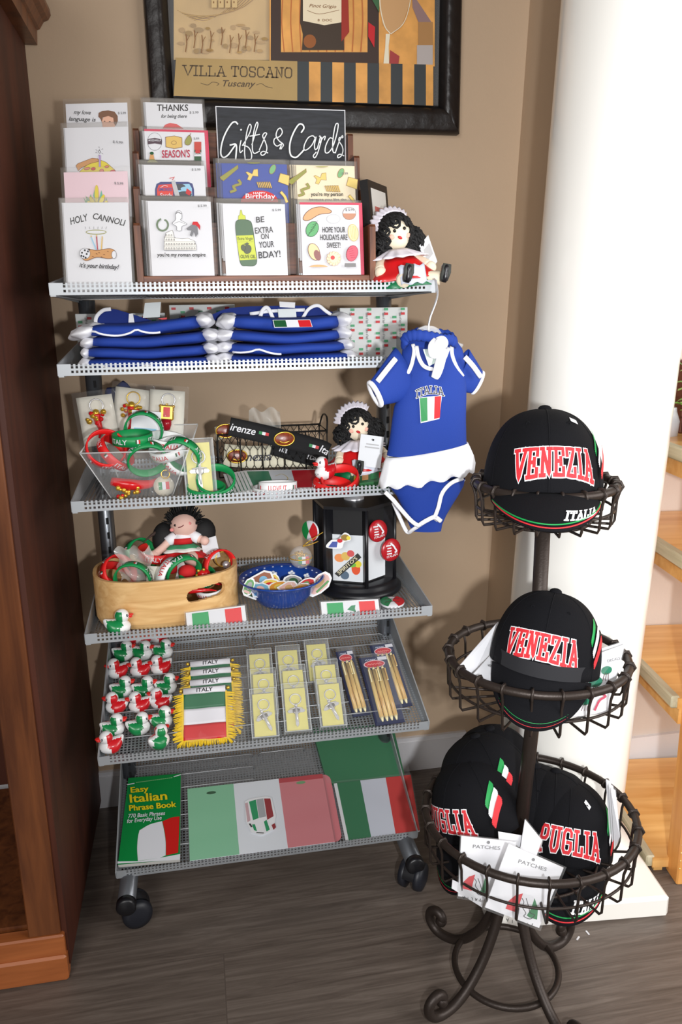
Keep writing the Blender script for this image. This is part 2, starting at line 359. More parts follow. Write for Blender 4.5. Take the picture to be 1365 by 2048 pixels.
struct(b,'baseboard_back')
b=MB(); b.box((.861-.006,WY-.125,.042),(.012,.25,.084),PAINT); struct(b,'baseboard_side')
b=MB(); b.box((2.25,.331,.042),(2.5,.010,.084),PAINT); struct(b,'baseboard_right')
# column on its square plinth
PR=R(-5.5)
col=tag(thing('column',None,None,(.875,.045,0)),kind='structure')
b=MB(); b.T=Euler((0,0,PR)).to_matrix().to_4x4(); b.box((0,-.004,.023),(.348,.348,.046),COLM,bev=.006); tag(b.build('plinth',col),kind='structure')
b=MB(); b.lathe([(.13,.046),(.150,.050),(.157,.060),(.153,.072),(.140,.080),(.130,.088)],COLM,48,(.012,0,0)); tag(b.build('base_ring',col),kind='structure')
b=MB(); vs=[];fs=[]
for (z,cx,r) in ((.09,.012,.1265),(.5,.028,.1265),(.9,.047,.1262),(1.3,.0645,.127),(1.6,.0775,.127),(3.2,.145,.127)):
    for k in range(64): a=2*PI*k/64; vs.append((cx+r*cos(a),r*sin(a),z))
for i in range(5):
    for k in range(64): fs.append((i*64+k,i*64+(k+1)%64,(i+1)*64+(k+1)%64,(i+1)*64+k))
b.add(vs,fs,COLM,True); tag(b.build('shaft',col),kind='structure')
# ------------------------------------------------------------------ wooden cabinet at the left
cab=thing('wooden_cabinet','reddish brown wooden cabinet with open front and moulded top at the left edge','cabinet',(-.3,.19,0))
cab.rotation_euler=(0,0,0); L0=local((-.3,.19,0))
def cb(): 
    m=MB(); m.T=L0; return m
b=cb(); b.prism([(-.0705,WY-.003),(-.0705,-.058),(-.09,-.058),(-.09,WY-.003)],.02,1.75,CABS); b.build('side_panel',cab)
b=cb(); b.box((-.1065,-.055,.92),(.053,.02,1.66),CABW,bev=.002); b.build('face_stile',cab)
b=cb(); b.box((-.34,-.055,.045),(.531,.028,.09),CABX,bev=.003); b.box((-.34,-.062,.026),(.534,.026,.052),CABX,bev=.004); b.build('base_moulding',cab)
b=cb(); b.box((-.34,.18,.088),(.5,.44,.02),CABW); b.build('bottom_shelf',cab)
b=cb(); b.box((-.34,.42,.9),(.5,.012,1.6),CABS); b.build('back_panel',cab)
b=cb(); P=[(-.075,1.619),(-.048,1.619),(-.046,1.644),(-.041,1.646),(-.033,1.658),(-.024,1.662),(-.019,1.670),(-.020,1.680),(-.027,1.696),(-.03,1.72),(-.075,1.74)]
b.prism(P,-.085,.438,CABW,Matrix(((1,0,0,0),(0,0,1,0),(0,1,0,0),(0,0,0,1)))); b.prism([(-(x+.048)-.085,z) for x,z in P],-.6,-.02,CABX,Matrix(((0,0,1,0),(1,0,0,0),(0,1,0,0),(0,0,0,1)))); b.build('crown_moulding',cab)
# ------------------------------------------------------------------ pine shelf unit right of the column
a_=R(7.8); P0=Vector((1.095,-.059,0)); pu=thing('pine_shelf_unit','honey coloured pine shelf unit with pale worn shelf edges behind the white column','shelf',P0,(0,0,-a_))
DP=.385
for z,x0 in ((.035,-.02),(.392,.0),(.672,.0),(.868,.0)):
    b=MB(); b.box((.3+x0,DP/2+.012,z-.011),(.62,DP-.024,.022),PINE); s=b.build('shelf',pu)
    b=MB(); b.box((-.013+x0,DP/2+.012,z-.010),(.018,DP-.03,.026),TRIMW,bev=.003); b.build('edge_trim',s)
    b=MB(); b.box((.006+x0,DP/2+.012,z-.042),(.018,DP-.04,.034),PINE); b.build('side_rail',s)
b=MB(); b.box((.028,.010,.47),(.05,.05,.94),PINEZ,bev=.003); o=b.build('front_post',pu)
b=MB()
for k in range(46): b.ball((.006,-.0155,.04+.018*k),.0016,C('brass pin',(240,214,150),.3,.6),6,4)
b.build('shelf_pin_row',o)
b=MB(); b.box((.5,.010,.47),(.05,.05,.94),PINEZ,bev=.003); b.build('front_post',pu)
# plants and pot on its top shelf
TOPP=lambda x,y,z: (Matrix.Translation(P0)@Matrix.Rotation(-a_,4,'Z'))@Vector((x,y,z))
p=thing('potted_succulent','leafy green potted plant on the top pine shelf right of the column','plant',TOPP(.085,.185,.868))
b=MB(); b.box((0,.0,.025),(.07,.07,.05),C('dark brown planter',(92,52,34),.6),bev=.004); b.build('planter',p)
b=MB(); r2=random.Random(3)
LF=[C('leaf green',(128,176,72),.5),C('pale leaf green',(168,206,108),.5),C('deep leaf green',(78,128,50),.5)]
for k in range(170):
    a=r2.uniform(0,2*PI); h=r2.uniform(.02,.15); rr=r2.uniform(.0,.062); c=Vector((rr*cos(a),rr*sin(a),h)); 
    d=Vector((cos(a),sin(a),r2.uniform(-.2,.7))).normalized(); sd=d.cross(Vector((0,0,1))).normalized(); l=r2.uniform(.018,.03); w=l*.32
    b.add([c,c+d*l*.4+sd*w*.8,c+d*l*.8+sd*w,c+d*l+Vector((0,0,-.003)),c+d*l*.8-sd*w,c+d*l*.4-sd*w*.8,c+d*l*.55+Vector((0,0,.003))],[(0,1,6),(1,2,6),(2,3,6),(3,4,6),(4,5,6),(5,0,6)],LF[k%3],True)
b.build('foliage',p)
t=MB(); t.box((0,0,.075),(.13,.06,.15),C('dark brown crate',(104,58,36),.65),bev=.003); tag(t.build('small_crate',loc=TOPP(.13,.315,.868)),'small dark brown box behind the green plant on the top pine shelf','box')
t=MB(); t.lathe([(.0,0),(.022,0),(.024,.03),(.017,.05),(.016,.058)],C('grey glass jar',(205,205,210),.2),20); tag(t.build('jar',loc=TOPP(.033,.262,.868)),'small pale jar beside the plant on the top pine shelf','jar')
# ------------------------------------------------------------------ framed poster on the wall
FRM=mat('black carved frame',(30,24,22),.38,bump=.8,bscale=45); FRI=mat('black frame inner lip',(20,17,16),.35)
pic=thing('framed_poster','large dark carved frame with a wine and vineyard poster lettered VILLA TOSCANO on the wall','picture',(.464,WY,1.48)); L0=local(pic.location)
b=MB(); b.T=L0; X0,X1,Z0,Z1=.152,.776,1.482,2.02
def fr(x0,z0,x1,z1,w,prof,mt,horiz):
    pass
for (a,bb,c,d) in (((X0,Z0),(X1,Z0),(X1-.048,Z0+.060),(X0+.048,Z0+.060)),((X0,Z1),(X0,Z0),(X0+.048,Z0+.060),(X0+.048,Z1-.046)),((X1,Z0),(X1,Z1),(X1-.048,Z1-.046),(X1-.048,Z0+.060)),((X1,Z1),(X0,Z1),(X0+.048,Z1-.046),(X1-.048,Z1-.046))):
    a,bb,c,d=[Vector((q[0],0,q[1])) for q in (a,bb,c,d)]; hs=[.0,.018,.026,.022,.030,.024,.012,.008]; ts=[0,.0,.12,.3,.52,.74,.86,1.0]
    n=40; vs=[];fs=[]
    for i in range(n+1):
        u=i/n
        for h,t in zip(hs,ts):
            p=(a.lerp(d,t)).lerp(bb.lerp(c,t),u); vs.append((p.x,WY-h-.0015-(.0035*abs(sin(i*1.9))*sin(PI*t) if .2<t<.8 else 0),p.z))
    k=len(hs)
    for i in range(n):
        for j in range(k-1): fs.append((i*k+j,i*k+j+1,(i+1)*k+j+1,(i+1)*k+j))
    b.add(vs,fs,[FRI if j>4 else FRM for i in range(n) for j in range(k-1)],True)
b.build('frame',pic)
b=MB(); b.T=L0; n=(0,-1,0); p_=(0,WY-.008,0); g=pxg(b,p_,n,280,0,2.068)
PARCH=mat('parchment print',(206,172,116),.6,var=.12,vscale=14); PARB=mat('brass plate print',(176,146,92),.55,var=.08,vscale=10); AMB=mat('amber print',(222,160,84),.55,var=.25,vscale=18); MAR=C('maroon print',(120,40,30),.6); SEP=C('sepia print',(140,98,58),.6); SLATE=C('slate print',(58,62,64),.6); WHG=C('pale stroke',(236,226,200),.5)
b.box((.464,WY-.004,1.75),(.55,.006,.5),FRI)
g.rect(140,-150,545,248,PARCH); r3=random.Random(5)
for k in range(16): g.line([(150+k*5,40+k*3),(250+k*12,90-k*4),(330+k*14,60-k*10)],1.6,SEP if k%2 else GOLDP,sm=4)
for k in range(26):
    x=170+r3.uniform(0,350); y=150+r3.uniform(-50,70); g.ell(x,y,r3.uniform(9,20),r3.uniform(5,11),C('olive brown print',(166,134,82),.6) if k%2 else C('light sepia print',(184,148,94),.6)); 
for k in range(9): x=190+k*36+r3.uniform(-6,6); y=150+r3.uniform(0,40); g.line([(x,y-36),(x+3,y),(x-2,y+34)],4,SEP); g.line([(x+1,y-5),(x+14,y-30)],2.5,SEP)
for k in range(4): g.rect(296+k*28,2-6*(k%2),318+k*28,38,C('villa print',(214,184,132),.6)); g.rect(302+k*28,12,307+k*28,20,SEP)
g.rect(535,-150,1215,280,AMB); g.rect(540,-150,985,268,C('dark inner frame print',(62,44,36),.55)); g.rect(582,-150,938,222,AMB)
for k in range(10): g.line([(590+36*k,-20),(585+37*k,100),(595+35*k,218)],5,C('rust print',(190,112,56),.6),sm=3)
g.poly([(668,-150),(858,-150),(858,100),(840,150),(842,214),(668,214),(672,150),(660,100)],C('bottle print',(64,48,34),.5)); g.ell(700,178,26,28,C('bottle amber print',(150,86,36),.5))
g.poly([(672,-20),(832,-20),(830,100),(760,112),(672,94)],CREAM); g.text('Pinot Grigio',752,40,20,SEP,width=110,shear=.3,rot=2); g.line([(690,52),(740,66),(820,50)],2,SEP,sm=4); g.text('8  DOC',762,96,14,SEP,width=60)
g.poly([(830,0),(858,0),(862,140),(830,180)],C('bottle red print',(160,44,30),.5))
g.poly([(984,-150),(1126,-150),(1112,20),(1080,110),(1032,148),(1000,110),(985,30)],C('glass print',(206,160,110),.5)); g.line([(986,-60),(990,40),(1008,116),(1030,146)],4,WHG,sm=4); g.line([(1120,-60),(1110,30),(1084,106),(1034,148)],3,WHG,sm=4); g.poly([(1012,148),(1030,148),(1024,200),(1026,276),(1002,276),(1010,200)],WHG)
g.poly([(940,-20),(985,-20),(985,60)],C('green flag print',(60,104,66),.5)); g.poly([(940,100),(968,120),(965,205),(940,160)],RED); g.poly([(1120,-20),(1200,100),(1150,110),(1122,40)],C('violet grey print',(150,120,118),.5)); g.rect(1145,100,1205,195,C('dim label print',(176,130,80),.5)); g.rect(1140,195,1205,290,C('pale grey print',(186,176,172),.5))
g.poly([(1030,215),(1068,240),(1062,285),(1026,285)],C('dim red print',(168,62,60),.5))
for k in range(12):
    x0=648+48*k; x1=min(x0+48,1206); g.poly([(x0,262+1.2*k),(x1,263+1.2*k),(x1,424+1.8*k),(x0,423+1.8*k)],SLATE if k%2==0 else AMB)
g.poly([(150,248),(648,262),(648,424),(140,404)],PARB); g.slab('VILLA',268,302,40,172,5,C('bronze lettering',(84,66,44),.5),rot=1.5); g.slab('TOSCANO',502,307,40,250,5,C('bronze lettering',(84,66,44),.5),rot=1.5)
g.text('Tuscany',402,366,36,C('bronze lettering',(84,66,44),.5),width=136,shear=.35,rot=1); g.line([(252,352),(280,360),(300,348),(326,354),(318,362)],2,C('bronze lettering',(84,66,44),.5),sm=5); g.line([(480,360),(500,354),(520,366),(545,372)],2,C('bronze lettering',(84,66,44),.5),sm=5)
b.build('poster_print',pic)
b=MB(); b.T=L0; b.box((.464,WY-.0125,1.75),(.535,.001,.49),glassy('picture glass',(255,255,255),.05,.03)); b.build('glass_pane',pic)

# ------------------------------------------------------------------ rolling display cart
TZ=[1.1735,1.0541,.8390,.6121,.3783,.0913]; TY=[0,0,0,0,.010,.080]; TA=[0,0,0,0,R(14),R(19)]; CW=.60; DEP=[.33,.33,.33,.33,.33,.33]; LIP=.0178
cart=thing('display_cart','grey wheeled metal display cart with six perforated shelves','display rack',(0,0,0))
def perf():
    m=bpy.data.materials.new('perforated grey sheet'); m.use_nodes=True; nt=m.node_tree; b=nt.nodes['Principled BSDF']; L=nt.links.new
    b.inputs['Base Color'].default_value=lin((150,154,158)); b.inputs['Metallic'].default_value=.4; b.inputs['Roughness'].default_value=.42
    tc=nt.nodes.new('ShaderNodeTexCoord'); sp=nt.nodes.new('ShaderNodeSeparateXYZ'); L(tc.outputs['Object'],sp.inputs[0]); o=[]
    for ax in (0,1):
        a=nt.nodes.new('ShaderNodeMath'); a.operation='MULTIPLY'; a.inputs[1].default_value=1/.0066; L(sp.outputs[ax],a.inputs[0])
        f=nt.nodes.new('ShaderNodeMath'); f.operation='FRACT'; L(a.outputs[0],f.inputs[0])
        g=nt.nodes.new('ShaderNodeMath'); g.operation='COMPARE'; g.inputs[1].default_value=.5; g.inputs[2].default_value=.29; L(f.outputs[0],g.inputs[0]); o.append(g)
    k=nt.nodes.new('ShaderNodeMath'); k.operation='MULTIPLY'; L(o[0].outputs[0],k.inputs[0]); L(o[1].outputs[0],k.inputs[1])
    t=nt.nodes.new('ShaderNodeBsdfTransparent'); mx=nt.nodes.new('ShaderNodeMixShader'); L(k.outputs[0],mx.inputs[0]); L(b.outputs[0],mx.inputs[1]); L(t.outputs[0],mx.inputs[2])
    L(mx.outputs[0],nt.nodes['Material Output'].inputs[0]); return m
PERF=perf()
# one lip: a thin sheet with two rows of square holes and a notched top edge
b=MB(); pitch=.0068; n=int((CW-.03)/pitch); x0=(CW-n*pitch)/2; hw=.0037; zr=(.0042,.0110); vs=[]
def q(xa,za,xb,zb):
    if xb-xa>1e-6 and zb-za>1e-6: b.add([(xa,0,za),(xb,0,za),(xb,0,zb),(xa,0,zb)],[(0,1,2,3)],STEEL)
q(0,0,x0,LIP); q(CW-x0,0,CW,LIP); q(x0,0,CW-x0,zr[0])
for zi,z in enumerate(zr):
    zt=z+hw; nxt=zr[zi+1] if zi==0 else LIP-.0022
    for k in range(n):
        xa=x0+k*pitch; m0=(pitch-hw)/2; q(xa,z,xa+m0,zt); q(xa+m0+hw,z,xa+pitch,zt)
    q(x0,zt,CW-x0,nxt)
for k in range(n): xa=x0+k*pitch; q(xa,LIP-.0022,xa+.0016,LIP); q(xa+pitch-.0016,LIP-.0022,xa+pitch,LIP)
LIPO=b.build('front_lip',solid=.0016)
trays=[]
for i in range(6):
    t=bpy.data.objects.new('shelf_tray',None); t.empty_display_size=.02; COL.objects.link(t); t.parent=cart; t.location=(0,TY[i],TZ[i]-LIP); t.rotation_euler=(TA[i],0,0); trays.append(t)
    l=LIPO if i==0 else LIPO.copy()
    if i: COL.objects.link(l)
    l.parent=t; l.rotation_euler=(-TA[i]*.5,0,0)
    D=DEP[i]; b=MB(); b.surf(lambda u,v:(CW*u,.0008+D*v,.0012),1,1,PERF); b.build('perforated_floor',t)
    for sx in (0,1):
        b=MB(); X=sx*CW; s=1 if sx else -1
        P=[(0,0),(D,-.006),(D,.050),(D-.03,.048),(.0,LIP)]
        b.prism(P,X-.0011,X+.0011,STEEL,Matrix(((0,0,1,0),(1,0,0,0),(0,1,0,0),(0,0,0,1)))); b.box((X-s*.004,D*.5,-.001),(.008,D,.002),STEEL); b.build('side_panel',t)
    l=LIPO.copy(); COL.objects.link(l); l.name='back_lip'; l.parent=t; l.location=(0,D,.0005); l.scale=(1,1,1.35); l.rotation_euler=(0,0,0)
# posts with slots
SLOT=C('dark slot',(12,12,14),.8)
for X,Y in ((.013,.315),(.588,.315)):
    b=MB(); b.tube([(X,Y,.06),(X,Y,TZ[0]-LIP-.001)],.0155,STEELD,24,flat=1.25,up=(1,0,0))
    o=b.build('post',cart); b=MB()
    for k in range(34): b.box((X+.004,Y-.0196,.13+.03*k),(.0045,.003,.013),SLOT)
    b.build('slot_row',o)
# foot arms and casters
for X in (.022,.578):
    b=MB(); b.tube([(X,.012,.062),(X,.36,.062)],.017,STEELD,20); o=b.build('foot_arm',cart)
    b=MB(); b.lathe([(0,-.004),(.015,-.0035),(.0185,0),(.0185,.012),(0,.012)],BPLA,24,(X,.010,.062),ax=(0,1,0)); b.build('end_cap',o)
CAST=None
for X,Y,rz in ((.035,.045,.25),(.578,.03,.9),(.035,.33,.5),(.57,.33,-.4)):
    if CAST is None:
        CAST=bpy.data.objects.new('caster',None); CAST.empty_display_size=.02; COL.objects.link(CAST); CAST.parent=cart
        for s in (-1,1):
            b=MB(); b.lathe([(0,-.011),(.016,-.0105),(.0265,-.007),(.0285,-.001),(.0285,.006),(.02,.008),(0,.008)] if s<0 else [(0,-.008),(.02,-.008),(.0285,-.006),(.0285,.001),(.0265,.007),(.016,.0105),(0,.011)],NAVYP,28,(0,.016*s,.0288),ax=(0,1,0)); b.build('wheel',CAST)
        b=MB(); b.lathe([(.0,.03),(.014,.03),(.014,.05),(.010,.055),(0,.055)],BPLA,20); b.lathe([(.0295,-.012),(.0295,.012)],BPLA,14,(0,0,.0288),ax=(0,1,0),a0=R(190),a1=R(330)); b.build('yoke',CAST); c=CAST
    else: c=dup(CAST,parent=cart)
    c.location=(X,Y,0); c.rotation_euler=(0,0,rz)
# wire dividers on the two tilted trays
def divider(t,y,xa,xb,h=.016):
    b=MB(); P=smooth([(xa,y+.004,.001),(xa,y,h*.8),(xa+.006,y,h),(xb-.006,y,h),(xb,y,h*.8),(xb,y+.004,.001)],1); b.tube(P,.0013,CHROME2,6); b.build('wire_divider',t)
CHROME2=C('grey coated wire',(170,172,175),.35,.5)
for ti in (4,5):
    for k in range(9):
        y=.045+.034*k
        divider(trays[ti],y,.02,.283)
        if ti==4 or k>5: divider(trays[ti],y,.296,.575 if ti==4 else .40)
def tray_frame(i):
    p=Vector((0,TY[i],TZ[i]-LIP+.0012)); return p,Vector((0,cos(TA[i]),sin(TA[i]))),Vector((0,-sin(TA[i]),cos(TA[i])))
def on_tray(i,u,v,h=0):
    p,t,n=tray_frame(i); return hit(u,v,p+n*h,n)
# ------------------------------------------------------------------ top shelf: walnut card rack
F1=TZ[0]-LIP+.0022
rk=thing('card_rack','walnut stepped card rack holding eight rows of greeting cards on the top shelf','card rack',(.32,.14,F1)); L0=local(rk.location)
steps=((.030,1.262),(.096,1.324),(.150,1.386),(.204,1.432))
P=[(.030,F1)]; 
for i,(y,z) in enumerate(steps): P+=[(y,z-.004),(y+.004,z),((steps[i+1][0] if i<3 else .256),z)]
P.append((.256,F1))
YZ=Matrix(((0,0,1,0),(1,0,0,0),(0,1,0,0),(0,0,0,1)))
for xa in (.1265,.4965): b=MB(); b.T=L0; b.prism(P,xa,xa+.0095,WALNUT,YZ); b.build('side_panel',rk)
b=MB(); b.T=L0; b.box((.316,.036,F1+.013),(.361,.010,.026),WALNUTX,bev=.001); b.build('front_rail',rk)
for i,(y,z) in enumerate(steps):
    if i: b=MB(); b.T=L0; b.box((.316,y-.002,(F1+z-.055)/2),(.361,.007,z-.055-F1),WALNUTX); b.build('step_board',rk)
b=MB(); b.T=L0; b.box((.316,.2525,(F1+1.437)/2),(.361,.007,1.437-F1),WALNUTX); b.build('back_board',rk)
for xa in (.262,.386): b=MB(); b.T=L0; b.prism([(.046,F1+.03),(.075,F1+.03),(.075,1.225),(.046,1.205)],xa-.003,xa+.003,WALNUT,YZ); b.build('divider',rk)
K1=dict(x0=100,y0=180,k=4.015); K2=dict(x0=420,y0=190,k=4.015)
def card(label,cl,cr,ct,y,draw,K,H=.138,lean=7,yaw=0,base=WHITE,bot=None,behind=0,env=None,name='greeting_card',cat='greeting card',mg=(.004,.004,.007),bl=None,zb=None):
    u=lambda a:K['x0']+a/K['k']; v=lambda a:K['y0']+a/K['k']
    n=Vector((-sin(R(yaw))*cos(R(lean)),-cos(R(yaw))*cos(R(lean)),sin(R(lean)))); p=at_y(u(cl),v(ct),y)
    ax=Vector((cos(R(yaw)),-sin(R(yaw)),0)); up=n.cross(ax); up.normalize()
    if up.z<0: up=-up
    tr=hit(u(cr),v(ct+(cr-cl)*0.0),p,n); wd=(tr-p).dot(ax)
    if zb: H=(p.z-zb)/up.z
    loc=p-up*H+ax*wd/2; L=local(loc)
    b=MB(); b.T=L; slabq(b,[p,p-up*H,p-up*H+ax*wd,p+ax*wd],n,.0012,base)
    if env: slabq(b,[p+up*.004-n*.0014,p-up*(H-.004)-n*.0014,p-up*(H-.004)+ax*(wd+.006)-n*.0014,p+up*.004+ax*(wd+.006)-n*.0014],n,.0008,env)
    g=pxg(b,p,n,**K); draw(g)
    o=tag(b.build(name,loc=loc),label,cat)
    b=MB(); b.T=L; a,c_,d=mg; e=n*.0022
    slabq(b,[p+up*d-ax*a+e,p-up*(H+.001)-ax*a+e,p-up*(H+.001)+ax*(wd+c_)+e,p+up*d+ax*(wd+c_)+e],n,.0048,SLEEVE)
    s=b.build('clear_sleeve',o)
    for k in range(behind):
        d_=MB(); d_.T=L; q=[p,p-up*H,p-up*H+ax*wd,p+ax*wd]; slabq(d_,q,n,.0012,base)
        oo=d_.build(name,loc=loc+Vector((-.0028*(k+1)+.001*(k%2),.0062*(k+1),.0012*(k+1)))); tag(oo,bl,cat,'spare cards '+bl[bl.index('behind'):])
        s2=s.copy(); COL.objects.link(s2); s2.parent=oo
    return o
def sticker(g,x,y,w=60,rot=0): g.text('$ 5.99',x,y,26,GRY,width=w,rot=rot)
def d_love(g):
    g.text('my love',258,195,46,BLK,width=134,shear=.25,rot=2); g.text('language is',258,250,46,BLK,width=212,shear=.25,rot=2)
    g.poly([(418,250),(425,300),(520,305),(530,240),(500,200),(440,200)],SKIN); g.poly([(390,215),(392,185),(420,170),(470,165),(520,175),(545,210),(546,250),(530,290),(515,270),(510,225),(470,210),(425,222),(418,260),(408,235)],BRN); g.ell(440,252,7,4,BLK); g.ell(482,256,7,4,BLK); sticker(g,580,195,64)
def pep(g,x,y,rx,ry,m=RED,rot=-10): g.oell(x,y,rx,ry,m,C('pepperoni edge',(140,40,30),.6),3,rot)
def d_pizza(g):
    g.opoly([(240,655),(300,600),(385,555),(450,580),(520,640),(548,682),(430,690),(236,668)],YEL,BRN,3); g.opoly([(210,610),(225,592),(340,548),(385,552),(392,575),(330,590),(250,628),(228,650)],TAN,BRN,3)
    pep(g,300,632,26,11,C('salami',(220,130,110),.6)); pep(g,350,634,19,13); pep(g,418,650,18,15,C('salami',(220,130,110),.6)); pep(g,508,660,24,18); pep(g,460,618,18,10,C('salami',(220,130,110),.6))
    g.rect(396,525,411,620,C('candle lilac',(176,150,200),.6)); g.ell(401,498,9,15,WHITE); g.line([(401,482),(393,500),(401,514),(409,500),(401,482)],3,BLK)
    for a in range(6): t=R(-160+a*64); g.line([(401+22*cos(t),496+26*sin(t)),(401+32*cos(t),496+38*sin(t))],2.5,BLK)
    sticker(g,548,432,80,6)
def d_pink(g):
    for k in range(5): g.poly([(300+k*14,945),(268+k*18,860-14*(k%2)),(330+k*18,945)],LGN)
    for x,y,r in ((330,880,-35),(430,880,35),(300,900,-55),(455,905,50),(360,850,-15),(415,850,18)): g.poly([(380,940),(x-10,y),(x,y-45),(x+10,y)],LGN if abs(r)>30 else C('teal print',(110,190,160),.6))
    for x,y,r,h in ((345,900,-28,46),(378,840,0,76),(418,890,24,52),(330,925,-40,36),(445,925,30,38)): g.oell(x,y,17,h,YEL,GOLDP,3,r)
    sticker(g,556,762,72,4)
def d_cannoli(g):
    g.text('HOLY',235,1065,78,BLK,width=142,rot=-14,shear=.1); g.text('CANNOLI',468,1062,70,BLK,width=262,rot=13,shear=.1)
    g.oell(372,1142,84,20,WHITE,OLIVE,7)
    for k in range(6): x=290+k*32; g.line([(x,1118),(x-6+k*2.5,1100)],2.5,GRY)
    for x0,y0,x1,y1,m_ in ((333,1185,372,1280,SKY),(376,1180,385,1280,CRIM),(422,1192,415,1290,GOLDP)): g.line([(x0,y0),(x1,y1)],9,m_); g.ell(x0,y0-8,4,9,GOLDP)
    g.opoly([(p.x,p.y) for p in smooth([(262,1300),(300,1278),(380,1290),(480,1276),(526,1296),(530,1335),(480,1356),(380,1345),(300,1372),(262,1350)],5,True)],TAN,BRN,4)
    g.oell(284,1316,44,44,WHITE,GRY,3); g.oell(518,1325,20,32,WHITE,GRY,3)
    for x,y in ((262,1310),(285,1290),(300,1320),(275,1340),(310,1300),(258,1335),(292,1350),(320,1285)): g.ell(x,y,7,8,BLK,n=8)
    for x,y in ((350,1340),(400,1310),(440,1325),(470,1300),(380,1320),(420,1345)): g.ell(x,y,6,3,BRN,n=8)
    g.text("it's your birthday!",398,1435,52,BLK,width=310,shear=.25,rot=3)
def d_thanks(g): g.text('THANKS',986,168,74,BLK,width=250); g.text('for being there',995,224,40,BLK,width=206,shear=.25); g.poly([(905,310),(925,280),(965,265),(1020,275),(1075,312)],C('coral print',(214,90,90),.6)); sticker(g,1158,190,72)
def d_season(g):
    g.oell(842,415,60,72,WHITE,GRY,3); g.poly([(784,395),(842,385),(900,398),(898,440),(842,430),(788,438)],C('plum band',(70,44,60),.6)); g.text('MOZZARELLA',842,412,20,WHITE,width=100); 
    g.opoly([(930,380),(1000,370),(1060,384),(1062,460),(1000,472),(932,458)],GOLDP,BRN,4); g.oell(996,425,22,16,GOLDP,BRN,3)
    g.opoly([(p.x,p.y) for p in smooth([(1112,370),(1130,372),(1138,410),(1120,442),(1090,440),(1086,412)],4,True)],OLIVE,BRN,3); g.line([(1122,370),(1132,350)],4,BRN)
    g.rect(1160,418,1216,486,C('tomato print',(196,60,44),.6)); g.rect(1160,484,1216,575,DGR); g.rect(1160,505,1216,535,WHITE); g.ell(1188,498,22,16,RED); g.text('SALUMI',1188,520,18,DGR,width=50)
    g.poly([(780,585),(800,560),(840,560),(868,585)],OLIVE); g.poly([(806,520),(832,520),(840,560),(800,560)],TAN); g.ell(819,512,16,12,DGR)
    g.text("SEASON'S",1012,545,84,CRIM,width=226,rot=-1); g.text('5.99',1176,402,24,GRY,width=44)
def d_sard(g):
    g.poly([(846,880),(844,800),(856,755),(890,738),(1110,738),(1145,752),(1158,800),(1160,880)],C('navy outline',(54,62,120),.5)); g.poly([(862,880),(860,800),(874,762),(990,755),(990,880)],C('tin red',(222,58,48),.5)); g.poly([(1000,760),(1120,755),(1140,790),(1145,880),(1010,880)],SKY)
    g.ell(1040,780,50,26,C('fish dark',(60,66,74),.5)); g.ell(1080,840,60,26,C('fish dark',(60,66,74),.5)); g.ell(1090,795,40,18,SKY); g.poly([(1100,790),(1140,820),(1120,850),(1090,830)],RED)
    g.poly([(975,735),(1005,725),(1048,870),(1010,875)],LGR); g.line([(965,710),(1000,700),(985,722)],7,C('coral print',(214,90,90),.6)); g.text('SMOKED',928,812,36,BLUEP,width=110,shear=.1); g.text('Sardy',930,862,46,WHITE,width=100,shear=.2); g.line([(890,785),(920,768),(945,775)],4,WHITE); sticker(g,1174,650,70)
def d_roman(g):
    for k in range(22):
        a=R(-60+k*14.5); x,y=905+44*cos(a),1085+46*sin(a); g.ell(x,y,11,7,C('laurel',(104,124,96),.6),rot=math.degrees(a)+60,n=8)
    g.opoly([(p.x,p.y) for p in smooth([(984,1075),(1010,1045),(1010,1000),(1030,972),(1056,985),(1060,1030),(1050,1048),(1100,1078),(1060,1100),(1055,1132),(1022,1132),(1018,1100)],4,True)],C('marble print',(226,226,228),.6),GRY,3); g.line([(1012,998),(1030,985),(1055,998)],6,GRY,sm=3); g.line([(1000,1075),(1040,1062),(1085,1078)],2.5,GRY,sm=3)
    g.poly([(1098,1115),(1120,1100),(1150,1080),(1185,1100),(1190,1160),(1170,1185),(1158,1140),(1140,1180),(1124,1170),(1140,1130),(1105,1128)],C('helmet',(120,120,124),.5)); g.poly([(1142,1085),(1150,1062),(1185,1062),(1208,1095),(1205,1130),(1190,1105),(1170,1090)],RED)
    g.opoly([(918,1290),(920,1200),(935,1150),(985,1130),(1000,1190),(1060,1200),(1110,1195),(1160,1215),(1176,1250),(1176,1290)],C('travertine',(238,234,226),.6),GRY,3)
    for r_ in range(4):
        for k in range(12):
            x=932+k*20.5; y=1165+r_*36
            if r_==0 and k>2: continue
            if r_==1 and k>3: continue
            g.line([(x,y+14),(x+2,y),(x+8,y),(x+9,y+14)],3,GRY)
    for y in (1190,1225,1262): g.line([(920,y),(1010,y+3)] if y<1200 else [(918,y),(1174,y+2)],2,GRY)
    g.text("you're my roman empire",1058,1345,42,BLK,width=386,shear=.05); sticker(g,1224,950,70)
